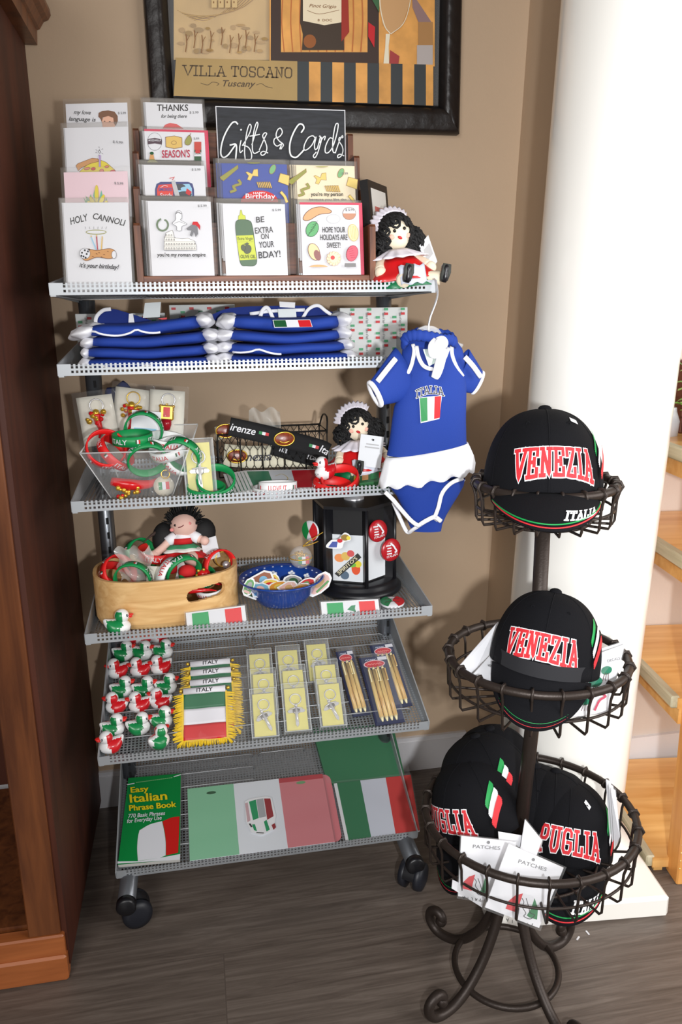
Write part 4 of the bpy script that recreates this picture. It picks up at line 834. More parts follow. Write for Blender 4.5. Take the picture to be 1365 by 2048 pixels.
# ------------------------------------------------------------------ small goods used on several shelves
F3=TZ[2]-LIP+.0022; F4=TZ[3]-LIP+.0022
def band_mesh(mt,ink,txt='ITALY',r=.031,h=.0165):
    b=MB(); b.lathe([(r-.0006,-h/2),(r+.0022,-h/2),(r+.0022,h/2),(r-.0006,h/2),(r-.0006,-h/2)],mt,40)
    g=G(b,lambda a,c,hh:((r+.0022+hh)*sin(a/r),-(r+.0022+hh)*cos(a/r),c),step=.004)
    for k in range(3):
        o=2*PI*r*k/3; g.text(txt,o-.008,-.0042,.0115,ink,width=.030)
        fx=o+.020
        for i,m_ in enumerate((DGR,WHITE,RED)): g.rect(fx+i*.0024,-.0032,fx+(i+1)*.0024,.0034,m_)
    return b
_bands={}
def band(colr,label,loc,rot,group=None,sq=1.0,txt='ITALY'):
    key=(colr,txt)
    if key not in _bands:
        mt,ink={'r':(SILR,WHITE),'g':(SILG,WHITE),'w':(SILW,RED)}[colr]; o=band_mesh(mt,ink,txt).build('wristband'); _bands[key]=o
    else: o=_bands[key].copy(); COL.objects.link(o)
    o.location=loc; o.rotation_euler=rot; o.scale=(1,sq,1); return tag(o,label,'wristband',group)
def key_ring(b,c,r,mt,n=(0,0,1),w=.0011): 
    q=Vector((0,0,1)).rotation_difference(Vector(n)); b.tube([Vector(c)+q@Vector(p) for p in ring(r,28)],w,mt,6,closed=True)
def horn(b,c,L=.03,mt=None): b.tube(smooth([Vector(c)+Vector(p) for p in ((0,0,0),(.001,-L*.35,0),(.003,-L*.7,0),(-.002,-L,.0))],5),[.0052*(1-i/16)+.0006 for i in range(16)],mt or C('red enamel',(206,26,30),.2),10)
def key_pack(label,loc,rot,w=.055,h=.085,kind=0):
    t=thing('keychain_pack',label,'keychain',loc,rot)
    b=MB(); b.surf(lambda u,v:((u-.5)*w,h*v,.002*sin(u*5)+.001*sin(v*7)),8,8,C('cream backing card',(226,222,208),.7)); b.build('backing_card',t,solid=.0006)
    b=MB(); key_ring(b,(.002,h*.80,.005),.0115,CHROME if kind!=1 else GOLD); b.build('key_ring',t)
    b=MB(); r=random.Random(kind)
    if kind<2:
        b.tube(smooth([Vector((0,h*.62,.009))+Vector(q) for q in ((0,0,0),(.001,-.014,0),(.003,-.028,0),(-.002,-.042,0))],5),[.0072*(1-i/17)+.0008 for i in range(16)],C('red enamel',(206,26,30),.2),12)
        b.lathe([(0,0),(.0062,0),(.0068,.003),(.0055,.008),(.003,.010),(0,.011)],GOLD,14,(0,h*.61,.009),ax=(0,1,0))
        for k in range(14): b.ball((r.uniform(-.016,.016),h*r.uniform(.42,.66),.009+r.uniform(0,.005)),r.uniform(.0028,.0056),GOLD if k%3 else C('red enamel',(206,26,30),.2),8,6)
    else:
        b.box((0,h*.54,.008),(.026,.028,.009),GOLD,bev=.003); b.box((0,h*.55,.0132),(.012,.018,.0015),C('red enamel',(206,26,30),.2)); b.lathe([(0,-.02),(.007,-.018),(.0095,-.008),(.009,0),(0,0)],C('dark red enamel',(168,24,40),.2),16,(0,h*.40,.008),ax=(0,1,0))
        for sx in (-1,1): b.ball((sx*.011,h*.67,.009),.0035,GOLD,8,6)
    for k in range(5): b.tube(ring(.002,10,(0,h*(.62+.022*k),.006)),.0006,GOLD,5,closed=True)
    b.build('charm',t)
    b=MB(); rr=random.Random(5+kind); b.surf(lambda u,v:((u-.5)*(w+.014),h*(v*1.14-.04),.014*sin(PI*u)*(1-.5*abs(2*v-1))+.002*sin(u*19+v*13)),14,14,FILM); b.build('clear_bag',t)
    return t
def duck_proto():
    t=thing('rubber_duck','x','rubber duck'); G_=C('duck green',(20,134,72),.3,coat=.4); R_=C('duck red',(206,24,34),.3,coat=.4); Wd=C('duck white',(240,240,240),.3,coat=.4)
    def bf(p):
        x,y,z=p; k=max(0,-x/.021); return (x*(1.0-.05*k),y*(1-.55*k**3),z*(.95 if z>0 else .9)+.012*k**2.2)
    def pk(p):
        if p.x>.004+.004*(p.z>.004): return Wd
        if p.x<-.0155 and p.z>.003: return Wd
        if p.y<-.0042: return G_
        if p.y>.0042: return R_
        return Wd
    b=MB(); b.ball((0,0,.0135),(.0215,.0165,.0145),Wd,36,22,fn=bf,pick=pk); b.build('body',t)
    def hk(p):
        if p.x<.0005 and p.y<-.002 and p.z<.008: return G_
        if p.x<.0005 and p.y>.002 and p.z<.008: return R_
        return Wd
    b=MB(); b.ball((.0085,0,.0315),(.0112,.0112,.0112),Wd,28,18,pick=hk); b.lathe([(.0098,-.004),(.0082,.0),(.0085,.004)],Wd,20,(.0072,0,.0235)); b.build('head',t)
    b=MB(); bm_=C('duck bill red',(222,40,36),.3,coat=.4); b.ball((.0205,0,.0318),(.0062,.0052,.0022),bm_,14,8,fn=lambda p:(p[0],p[1],p[2]+.10*max(0,p[0]))); b.ball((.0198,0,.0288),(.0050,.0044,.0018),bm_,14,8); b.ball((.0175,0,.0304),(.0042,.005,.0034),bm_,12,8); b.build('bill',t)
    b=MB()
    for s in (-1,1): b.ball((.0158,.0078*s,.0338),(.0022,.0012,.0024),C('duck eye',(40,40,60),.2),10,6); b.ball((.0166,.0085*s,.0345),(.0007,.0005,.0007),Wd,6,4)
    b.build('eyes',t)
    b=MB(); g=G(b,lambda a,c,h:(.0208*cos(a/.017)*1.0+h+.0004,.0165*sin(a/.017),c)); g.text('ITALY',0,.0105,.0055,BLK,width=.016); b.build('chest_lettering',t)
    return t
DUCK=duck_proto(); _dk=[0]
def duck(label,loc,rz,group=None,tilt=0,s=1.0):
    o=DUCK if _dk[0]==0 else dup(DUCK); _dk[0]+=1
    o.location=loc; o.rotation_euler=Euler((tilt,0,0)).to_matrix().__matmul__(Euler((0,0,rz)).to_matrix()).to_euler(); o.scale=(s,s,s)
    o['label']=label
    if group: o['group']=group
    return o
CURL=C('black doll hair',(14,13,14),.75); FELT=C('cream felt',(240,226,200),.85); LACE=C('white lace',(236,230,240),.8); REDS=C('red satin',(204,22,26),.4); GRNS=C('green satin',(10,112,68),.4)
def curls(b,c,r,n,seed,lo=-1,hi=1,front=.2,cr=.008):
    q=random.Random(seed)
    for k in range(n):
        while True:
            d=Vector((q.gauss(0,1),q.gauss(0,1),q.gauss(0,1))).normalized()
            if lo<d.z<hi and not (d.y<-front and d.z<.45 and abs(d.x)<.72): break
        p=Vector(c)+d*r; t=d.cross(Vector((q.random(),q.random(),1))).normalized(); w=d.cross(t); rr=cr*q.uniform(.7,1.1)
        b.tube([p+t*(rr*cos(2*PI*i/9))+w*(rr*sin(2*PI*i/9))+d*(rr*.3*sin(i*1.3)) for i in range(11)],.0021,CURL,5)
def face(o,c,r,blush=True,mouth=True,eyes=((-.36,.12),(.30,.22))):
    b=MB()
    for ex,ez in eyes: d=Vector((ex,-math.sqrt(max(0,1-ex*ex-ez*ez)),ez)); b.ball(Vector(c)+d*r,.0027,C('doll eye',(20,16,14),.15),10,8)
    b.build('eyes',o)
    b=MB(); d=Vector((-.05,-.95,-.30)).normalized(); b.ball(Vector(c)+d*r*.985,(.0042,.002,.0024),C('doll mouth red',(196,36,40),.5),10,6,rot=(0,.5,0)); 
    for sx in (-.5,.55): d=Vector((sx,-.8,-.2)).normalized(); b.ball(Vector(c)+d*r*.965,(.005,.002,.004),C('blush',(236,180,160),.8),10,6)
    b.build('mouth',o)
def ruffle(b,c,r0,r1,z0,z1,mt,n=16,amp=.14,a0=0,a1=2*PI,sy=1,ph=0):
    N=n*6
    def f(u,v):
        a=a0+(a1-a0)*u; r=(r0+(r1-r0)*v)*(1+amp*v*sin(a*n+ph)); return (c[0]+r*cos(a),c[1]+r*sin(a)*sy,c[2]+z0+(z1-z0)*v+.15*amp*(r1)*v*cos(a*n+ph))
    b.surf(f,N,4,mt)
def cloth_doll(name,label,loc,rot,tag_side=1,sole=True,tag_front=False):
    """seated rag doll, lace bonnet, red and green satin dress"""
    t=thing(name,label,'doll',loc,rot); H=(0,0,.088); r=.026
    b=MB(); b.ball(H,(r,r*.95,r*1.05),FELT,24,16); b.tube([(0,0,.05),(0,0,.07)],.010,FELT,12)
    b.tube(smooth([(-.02,0,.052),(-.034,-.010,.042),(-.040,-.026,.032)],4),[.009]*9,FELT,10); b.ball((-.041,-.029,.030),.0098,FELT,12,8)
    b.tube(smooth([(.02,0,.052),(.036,-.010,.042),(.044,-.026,.032)],4),[.009]*9,FELT,10); b.ball((.045,-.029,.030),.0098,FELT,12,8)
    b.tube(smooth([(-.012,-.02,.018),(-.014,-.045,.016),(-.016,-.062,.014)],4),[.011]*9,FELT,12); b.tube(smooth([(.014,-.02,.018),(.034,-.042,.014),(.05,-.052,.012)],4),[.011]*9,FELT,12); b.ball((0,0,.035),(.022,.018,.026),FELT,16,10); b.build('felt_body',t)
    b=MB(); b.ball((H[0],H[1]+.006,H[2]+.004),(r*1.08,r*1.0,r*1.05),CURL,18,12); curls(b,(0,.003,.089),r*1.12,230,3,-.95,1,.25,.0075); curls(b,(.03,.006,.075),.019,70,5,-1,1,2,.0085); curls(b,(-.024,.008,.072),.017,50,6,-1,1,2,.0075); b.build('curly_hair',t)
    face(t,H,r)
    b=MB(); b.surf(lambda u,v:((.030+.010*v+.0016*v*sin(u*70))*sin(R(-85+130*u)),-.004+.016*v+.0012*sin(u*70+1),.092+(.030+.009*v+.0016*v*sin(u*70))*cos(R(-85+130*u))),150,4,LACE); b.build('lace_bonnet',t,solid=.001)
    b=MB(); ruffle(b,(0,-.004,.062),.016,.046,.002,-.012,LACE,13,.12,ph=1); b.build('lace_collar',t,solid=.0008)
    b=MB(); ruffle(b,(0,-.006,.052),.024,.062,0,-.036,REDS,7,.10,sy=.95); b.build('red_skirt',t,solid=.001)
    b=MB(); ruffle(b,(0,-.010,.046),.026,.058,-.004,-.042,GRNS,6,.1,sy=.9,ph=2); b.build('green_underskirt',t,solid=.001)
    b=MB(); b.surf(lambda u,v:(-.022+.044*u,-.058-.014*sin(PI*u)*.3-.006*v,.036-.028*v+.002*sin(u*14)),10,4,C('pale satin apron',(206,210,224),.4)); b.build('apron',t,solid=.0008)
    for sx,x,y,z in ((-1,-.016,-.070,.020),(1,.052,-.058,.014)):
        b=MB(); b.tube(smooth([(x,y,z-.008),(x+.002,y-.003,z+.004),(x+.005,y-.003,z+.018)],4),[.008,.0095,.010,.0098,.009,.009,.0098,.009,.006],C('black satin shoe',(24,22,26),.3),12,flat=.6); b.build('shoe',t)
        b=MB(); b.tube([(x-.001,y-.0065,z-.006),(x+.003,y-.0085,z+.006),(x+.006,y-.008,z+.018)],[.0065,.0082,.007],C('grey felt sole',(62,64,60),.8),14,flat=.25,up=(0,-1,.2)); b.build('shoe_sole',t)
    b=MB()
    if tag_front: b.box((.012,-.064,.050),(.042,.0008,.056),C('hang tag',(222,224,228),.5),rot=(-.25,.25,0)); g=G(b,lambda a,c,h:(.012+a*.97+c*.24,-.0648-c*.24-h,.050+c*.94-a*.24)); g.rect(-.014,-.012,.014,-.002,GRY); g.rect(-.012,.006,.014,.0085,LGR); g.rect(-.010,.012,.012,.014,LGR); g.ell(0,.022,.0018,.0018,BLK)
    else: b.box((.056,.0,.052),(.03,.0008,.05),C('hang tag',(222,224,228),.5),rot=(.1,-.55,.5)); b.box((.0555,-.0008,.055),(.02,.0008,.02),LGR,rot=(.1,-.55,.5))
    b.build('hang_tag',t); return t
d=cloth_doll('rag_doll','curly-haired rag doll with red skirt at the right end of the top shelf',at_y(800,560,.055)*1,(0,-.10,.12)); d.location.z=F1+.002; d.scale=(1.02,1.02,1.02)
# ------------------------------------------------------------------ third shelf
bp_=at_y(305,1000,.075); bn=thing('acrylic_bin','clear open acrylic bin full of wristbands and keychains on the third shelf','bin',(bp_.x-.012,.115,F3),(0,0,-.12))
b=MB(); w0,d0,w1,d1,h=.104,.085,.176,.15,.098
bt=[(-w0/2,-d0/2,.001),(w0/2,-d0/2,.001),(w0/2,d0/2,.001),(-w0/2,d0/2,.001)]; tp=[(-w1/2,-d1/2,h*.86),(w1/2,-d1/2,h*.86),(w1/2,d1/2,h*1.1),(-w1/2,d1/2,h*1.1)]
b.add(bt+tp,[(3,2,1,0)]+[(i,(i+1)%4,4+(i+1)%4,4+i) for i in range(4)],ACRY); b.build('bin_shell',bn,solid=.002)
b=MB(); b.tube(tp+[tp[0]],.0013,glassy('acrylic edge',(240,242,242),.5,.05),6); 
for i in range(4): b.tube([bt[i],tp[i]],.001,glassy('acrylic edge',(240,242,242),.5,.05),6)
b.build('bin_rim',bn)
def A3(u,v,y): return at_y(u,v,y)
for i,(u,v,y,rz,ry,kd,lb) in enumerate(((205,812,.175,0,.10,0,'cream keychain pack with gold charms, left of three in acrylic bin'),(258,796,.19,0,-.16,1,'cream keychain pack with red horn, middle of three in acrylic bin'),(332,800,.18,0,-.10,2,'cream keychain pack with gold square charm, right of three in acrylic bin'))):
    p=A3(u,v+78,y); k=key_pack(lb,(p.x,p.y,p.z),(R(82),-ry,rz),kind=kd,w=.062,h=.088)
p=A3(292,852,.135); tk=thing('souvenir_card','white souvenir card with a small blue framed picture in the acrylic bin','souvenir card',p,(R(78),.12,0)); b=MB(); b.box((0,-.005,0),(.05,.062,.0008),WHITE); g=G(b,h0=.0006); g.rect(-.02,-.035,.018,-.004,SKY); g.rect(-.015,-.031,.013,-.008,CREAM); g.rect(-.008,-.029,.008,-.014,TAN); g.ell(0,.02,.003,.003,GRY); b.build('printed_card',tk)
W_='ITALY wristband'
for lb,c,u,v,y,rot in (('red wristband lying across the left rim of the acrylic bin','r',212,898,.075,(R(58),R(-18),R(30))),('second red wristband tucked in the left corner of the acrylic bin','r',232,905,.085,(R(50),R(10),R(60))),
 ('green wristband standing upright in front of the blue souvenir card','g',288,860,.120,(R(104),R(0),R(-8))),('green wristband lying flat with ITALY facing out above the acrylic bin','g',265,876,.07,(R(4),R(2),R(-25))),
 ('large green wristband pressed against the front wall of the acrylic bin','g',294,918,.060,(R(120),R(0),R(10))),('green wristband standing at the right end of the acrylic bin','g',364,910,.070,(R(118),R(12),R(-18))),
 ('white wristband highest on the right of the acrylic bin','w',334,882,.10,(R(12),R(5),R(25))),('white wristband in the middle of the white ones in the acrylic bin','w',338,898,.08,(R(20),R(-8),R(-20))),('white wristband leaning inside the right green wristband','w',360,915,.085,(R(50),R(40),R(10)))):
    p=A3(u,v,y); band(c,lb,p,rot,txt='ITALIA' if c=='w' else 'ITALY')
# goods at the bottom of the bin
p=A3(262,984,.075); hk=thing('horn_charm','red horn charm with gold crown at the bottom of the acrylic bin','charm',p); b=MB(); b.tube(smooth([(-.03,0,.02),(0,-.005,.014),(.03,0,.012),(.05,.004,.018)],5),[.010*(1-abs(i-5)/20) for i in range(16)],C('red enamel',(206,26,30),.2),12); b.build('red_horn',hk); b=MB(); q=random.Random(4)
for k in range(16): b.ball((q.uniform(-.022,.016),q.uniform(-.014,-.004),q.uniform(-.012,.012)),q.uniform(.0025,.005),GOLD if k%4 else C('red enamel',(206,26,30),.2),8,6)
b.build('gold_beads',hk)
p=A3(328,972,.07); rc=thing('round_keychain','round Italian flag keychain in a clear bag at the bottom right of the acrylic bin','keychain',p,(R(80),0,R(10))); b=MB(); b.lathe([(0,-.001),(.0165,-.001),(.0175,.001),(0,.0014)],C('clear resin',(226,216,196),.3),28); g=G(b,h0=.0016); g.flag(-.009,-.006,.009,.007); b.build('medallion',rc); b=MB(); key_ring(b,(.004,.02,.003),.007,GOLD); b.build('key_ring',rc); b=MB(); b.surf(lambda u,v:(-.024+.056*u,-.022+.05*v,.006*sin(PI*u)*sin(PI*v)+.0015*sin(u*20+v*9)),12,12,FILM); b.build('clear_bag',rc)
# crucifix packs
def crucifix_proto(w=.050,h=.094):
    t=thing('crucifix_keychain','x','keychain'); b=MB(); b.box((0,h/2,.0016),(w*.80,h*.88,.0012),C('pale yellow card',(226,216,128),.7),bev=.0004); b.build('backing_card',t)
    b=MB(); key_ring(b,(.0,h*.69,.0055),.0105,SILV,w=.0012); b.tube([(.0,h*.60,.006),(.001,h*.57,.006)],.0012,SILV,6); b.build('key_ring',t)
    t2=bpy.data.objects.new('crucifix',None); COL.objects.link(t2); t2.parent=t; t2.empty_display_size=.01
    b=MB(); P=[(0,.016),(-.0028,.012),(-.0028,.003),(-.014,.003),(-.0165,.0),(-.014,-.003),(-.0028,-.003),(-.003,-.026),(0,-.031),(.003,-.026),(.0028,-.003),(.014,-.003),(.0165,0),(.014,.003),(.0028,.003),(.0028,.012)]
    b.prism([(x,y+h*.44) for x,y in P],.004,.0062,SILV); b.lathe([(0,.0062),(.0065,.0062),(.007,.0076),(.0055,.0084),(0,.0084)],C('etched silver',(196,192,190),.35,.9),20,(0,h*.44,0)); b.build('cross',t2)
    b=MB(); b.ball((0,h*.44+.010,.009),.0026,SILV,10,8); b.tube([(0,h*.44+.008,.008),(0,h*.44-.012,.0085),(.001,h*.44-.022,.008)],[.0022,.0026,.0012],SILV,8); b.tube([(-.012,h*.44+.004,.0075),(0,h*.44+.006,.008),(.012,h*.44+.004,.0075)],.0012,SILV,6); b.build('corpus',t2)
    b=MB(); b.box((0,h/2,.007),(w,h,.014),CRYST,bev=.002)
    for sx in (-1,1):
        for z in (.0,.014): b.box((sx*(w/2-.0006),h/2,z),(.0012,h,.0012),glassy('blister edge',(235,240,242),.35,.05))
    for sy in (0,1): b.box((0,h*sy,.014),(w,.0012,.0012),M.setdefault('be2',glassy('blister edge',(235,240,242),.35,.05)))
    b.build('clear_box',t); return t
CRX=crucifix_proto(); _cx=[0]
def crucifix(label,loc,rot,sc=1,tw=0):
    o=CRX if _cx[0]==0 else dup(CRX); _cx[0]+=1; o.location=loc; o.rotation_euler=rot; o['label']=label; o.scale=(sc,)*3
    for c in o.children:
        if c.name.startswith('crucifix'): c.rotation_euler=(0,0,tw); c.location=(.041*sin(tw),.041*(1-cos(tw)),0)
    return o
p=A3(402,975,.055); crucifix('silver crucifix keychain on yellow card standing beside the acrylic bin on the third shelf',(p.x,p.y,F3),(R(76),0,R(6)),1.04)
# headband basket
wb=thing('wire_basket','small black chicken-wire basket full of headbands on the third shelf','basket',A3(560,960,.2)); wb.location.z=F3; L0=local(wb.location); WIRE=C('black basket wire',(26,24,22),.5)
bl=A3(437,905,.19); br=A3(655,905,.19); zt_=A3(540,866,.19).z; zb_=F3+.004; yb=.285
b=MB(); b.T=L0; X0,X1=bl.x,br.x
for z,r_ in ((zt_,.0020),(zb_,.0016)): b.tube([(X0,.19,z),(X1,.19,z),(X1,yb,z),(X0,yb,z)],r_,WIRE,6,closed=True)
for i in range(6): x=X0+(X1-X0)*i/5; b.tube([(x,.19,zb_),(x,.19,zt_)],.0013,WIRE,5); b.tube([(x,yb,zb_),(x,yb,zt_)],.0013,WIRE,5)
b.tube(smooth([(X1,.19,zt_-.005),(X1+.004,.21,zt_+.022),(X1+.004,.26,zt_+.022),(X1,yb,zt_-.005)],6),.0018,WIRE,6); b.build('basket_frame',wb)
b=MB(); b.T=L0; nx=14; dx=(X1-X0)/nx; nz=4; dz=(zt_-zb_)/nz
for yy in (.19,yb):
    b=MB(); b.T=L0
    for i in range(nx):
        for j in range(nz):
            o=dx/2 if j%2 else 0; x=X0+i*dx+o; z=zb_+j*dz; b.tube([(x,yy,z),(x,yy,z+dz*.45)],.0006,WIRE,4); b.tube([(x,yy,z+dz*.45),(x+dx/2,yy,z+dz)],.0006,WIRE,4); b.tube([(x,yy,z+dz*.45),(x-dx/2,yy,z+dz)],.0006,WIRE,4)
    b.build('hex_mesh',wb)
def headband(label,pts,w,mt,txts,nx0=0):
    P=smooth([A3(u,v,y) for u,v,y in pts],8); loc=P[len(P)//2]; t=thing('headband',label,'headband',loc); L=local(loc); D=[0]
    for a,c in zip(P,P[1:]): D.append(D[-1]+(c-a).length)
    def pos(a,c,h):
        a=max(0,min(D[-1]-1e-6,a)); i=0
        while i<len(D)-2 and D[i+1]<a: i+=1
        q=(a-D[i])/(D[i+1]-D[i]); p=P[i].lerp(P[i+1],q); tn=(P[i+1]-P[i]).normalized(); up=Vector((0,.25,.97)); up=(up-tn*up.dot(tn)).normalized(); n=tn.cross(up); return p+up*c+n*h
    b=MB(); b.T=L; b.surf(lambda u,v:pos(u*D[-1],(v-.5)*w,.0),60,4,mt); b.build('fabric_band',t,solid=.0022)
    b=MB(); b.T=L; g=G(b,pos,h0=.0016)
    for kind,a,x in txts:
        if kind=='t': g.text(x,a*D[-1],-w*.18,w*.56,WHITE if mt is HB else C('faded ink',(70,70,80),.6),shear=.2,squash=1.0)
        if kind=='f':
            for i,m_ in enumerate((GRN,WHITE,RED)): g.rect(a*D[-1]+i*.0062,-.0025,a*D[-1]+(i+1)*.0062,.0032,m_)
    b.build('lettering',t)
    for kind,a,x in txts:
        if kind=='m':
            b=MB(); b.T=L; c=pos(a*D[-1],0,.002); b.lathe([(.0,.002),(.0105,.0025),(.012,.0012),(.0125,0)],C('medallion amber',(130,52,24),.3,var=.5,vscale=160),24,c,ax=(0,-1,.1),sx=1.5); b.tube([c+Vector((.0185*cos(2*PI*k/28),-.002,.0125*sin(2*PI*k/28))) for k in range(28)],.0014,GOLD,6,closed=True); b.tube(smooth([c+Vector((x_,-.0032,z_)) for x_,z_ in ((-.009,-.004),(0,-.007),(.01,-.004))],4),.0012,GOLD,6); b.build('medallion',t)
    return t
HB=C('black headband knit',(18,18,20),.85,bump=.2,bscale=900); HBC=C('cream headband knit',(226,220,196),.85)
headband('black headband lettered Firenze with flag and amber medallion lying on top of the wire basket',((459,853,.165),(520,866,.165),(585,882,.165),(640,897,.16),(656,905,.158)),.034,HB,(('t',.13,'irenze'),('f',.29,0),('m',.545,0),('f',.80,0),('t',.955,'Ita')))
headband('black headband folded below the lettered one at the right of the basket',((545,892,.196),(590,905,.196),(630,914,.192),(654,910,.19)),.034,HB,(('t',.2,'lia'),('t',.8,'Italia')))
headband('cream headband with gold medallion sticking out at the left of the basket',((432,868,.215),(452,862,.20),(475,860,.205),(500,868,.23)),.026,HBC,(('m',.3,0),))
headband('cream headband lettered Venezia behind the basket mesh',((448,910,.21),(500,914,.205),(560,912,.205),(620,912,.21),(645,914,.22)),.042,HBC,(('m',.13,0),('t',.27,'Venezia'),('f',.55,0),('t',.82,'Italia')))
b=MB(); p=A3(530,845,.235); b.surf(lambda u,v:(-.03+.06*u,.01*sin(u*9+v*4),-.02+.045*v+.006*sin(u*11)),14,10,C('crumpled clear bag',(226,226,220),.15,alpha=.4)); tag(b.build('plastic_bag',loc=p),'crumpled clear plastic bag behind the black headband in the wire basket','bag')
# magnet plates fanned out
MP=None; nF=Vector((0,-sin(R(8)),cos(R(8))))
for k in range(7):
    q=[hit(u,v,Vector((0,.03,F3+.004)),nF) for u,v in ((487,941),(636,938),(643,976),(505,980))]; cen=sum(q,Vector())/4; 
    if k==0:
        b=MB(); b.T=local(cen); slabq(b,q,nF,.0012,C('plate white edge',(228,228,228),.35)); g=G(b,lambda a,c,h:(q[0].lerp(q[1],a)).lerp(q[3].lerp(q[2],a),c)+nF*h)
        for a0_,a1_,m_ in ((.04,.33,C('plate green',(10,116,84),.3)),(.33,.64,C('plate white',(212,216,222),.3)),(.64,.97,C('plate red',(186,30,44),.3))): g.rect(a0_,.06,a1_,.94,m_)
        g.line([(.40,.35),(.5,.25),(.56,.5),(.46,.7)],.012,C('faint gold print',(196,176,120),.5),sm=4); MP=b.build('flag_plate',loc=cen); tag(MP,'glossy Italian flag plate lying on top of the fanned plates on the third shelf','plate')
    else:
        o=MP.copy(); COL.objects.link(o); o.location=cen+Vector((-.0062*k,-.0005*k,-.0007*k+.0002)); tag(o,'white-edged flag plate in the fan beneath the top flag plate on the third shelf','plate','fanned flag plates under the top one')
for lb,c,u,v,y,z,rot in (('white wristband with a red and green heart print standing on the flag plates','w',556,964,.036,.0145,(R(-6),R(3),R(10))),('white wristband lying underneath on the flag plates at the shelf front','w',545,972,.038,.0065,(0,0,R(80))),('red wristband in front at the right of the flag plates, tilted open','r',681,958,.040,.020,(R(28),R(-10),R(-10))),('red wristband lying behind the white duck on the third shelf','r',664,950,.050,.008,(R(8),0,R(40))),
 ('green wristband lying at the front edge beside the acrylic bin','g',412,968,.050,.012,(R(6),R(8),R(-40))),('green wristband looped over the other beside the acrylic bin','g',432,960,.052,.026,(R(24),R(30),R(-50)))):
    p=A3(u,v,y); band(c,lb,(p.x,p.y,F3+z),rot,txt='I LOVE IT' if 'heart' in lb else 'ITALY',sq=.8 if 'heart' in lb else 1)
p=A3(653,950,.062); duck('white rubber duck with red bill sitting among the red wristbands on the third shelf',(p.x,p.y,F3+.016),PI+.35)
d=cloth_doll('rag_doll','curly black-haired rag doll with a barcode tag beside the wire basket on the third shelf',A3(722,940,.13),(0,-.08,-.05),tag_front=True); d.location.z=F3+.012; d.scale=(1.0,1.0,1.0)
p=A3(750,958,.06); bx=thing('picture_pack','green printed packet with small food pictures under the rag doll on the third shelf','packet',(p.x,p.y,F3+.012),(.25,-.12,-.25)); b=MB(); b.box((0,0,0),(.085,.06,.022),C('packet green',(44,104,60),.5),bev=.001); g=G(b,h0=.0112)
for k in range(5): g.rect(-.036+.015*k,-.02,-.025+.015*k,.004,(YEL,TAN,GRN,RED,OLIVE)[k])
g.rect(-.04,.008,.04,.022,LGR); b.build('printed_packet',bx)
b=MB(); b.ball((0,0,0),(.028,.02,.022),C('navy cloth',(30,46,110),.8),16,10,fn=lambda p:(p[0],p[1],p[2]*(1+.3*sin(p[0]*160)))); tag(b.build('cloth_pouch',loc=A3(240,790,.285)),'dark blue cloth pouch behind the keychain packs on the third shelf','pouch')
# ------------------------------------------------------------------ fourth shelf
def A4(u,v,z=0): return at_z(u,v,F4+z)
c0=A4(338,1196); bx=thing('bamboo_box','oval bamboo box with a cut-out handle on the fourth shelf','box',(c0.x+.002,.128,F4),(0,0,R(4)))
ea,eb,hh=.128,.094,.086
def sup(a,e,ra,rb): return (math.copysign(abs(cos(a))**e,cos(a))*ra,math.copysign(abs(sin(a))**e,sin(a))*rb)
NU=720; NV=72; vs=[];fs=[]
for layer,(ra,rb) in enumerate(((ea,eb),(ea-.006,eb-.006))):
    for j in range(NV+1):
        for i in range(NU): x,y=sup(2*PI*i/NU,.78,ra-(.004*(1-min(1,j/8))),rb-(.004*(1-min(1,j/8)))); vs.append((x,y,.001+hh*j/NV))
S_=NU*(NV+1); hole=set()
for i in range(NU):
    x=vs[i][0]; y=vs[i][1]
    if y<0:
        for j in range(NV):
            z=hh*(j+.5)/NV; xx=(vs[i][0]+vs[(i+1)%NU][0])/2; dx_=max(0,abs(xx-.062)-.022); zc=hh*.64+(xx-.062)*.10
            if math.hypot(dx_,z-zc)<.0115: hole.add((i,j))
for i in range(NU):
    k=(i+1)%NU
    for j in range(NV):
        if (i,j) in hole:
            for (di,dj,e0,e1) in ((-1,0,(i,j+1),(i,j)),(1,0,(k,j),(k,j+1)),(0,-1,(i,j),(k,j)),(0,1,(k,j+1),(i,j+1))):
                if ((i+di)%NU,j+dj) not in hole: a=e0[1]*NU+e0[0]; c=e1[1]*NU+e1[0]; fs.append((a,c,S_+c,S_+a))
            continue
        fs.append((j*NU+i,j*NU+k,(j+1)*NU+k,(j+1)*NU+i)); fs.append((S_+j*NU+k,S_+j*NU+i,S_+(j+1)*NU+i,S_+(j+1)*NU+k))
    fs.append((NV*NU+i,NV*NU+k,S_+NV*NU+k,S_+NV*NU+i))
b=MB(); b.add(vs,fs,BAMB,False); 
me_=b.build('bamboo_wall',bx); b=MB(); b.add([(sup(2*PI*i/80,.78,ea-.006,eb-.006)[0],sup(2*PI*i/80,.78,ea-.006,eb-.006)[1],.002) for i in range(80)],[tuple(range(80))],C('bamboo base',(190,150,96),.5)); b.build('base_panel',bx)
BXF=F4+.004
def A4y(u,v,y): return at_y(u,v,y)
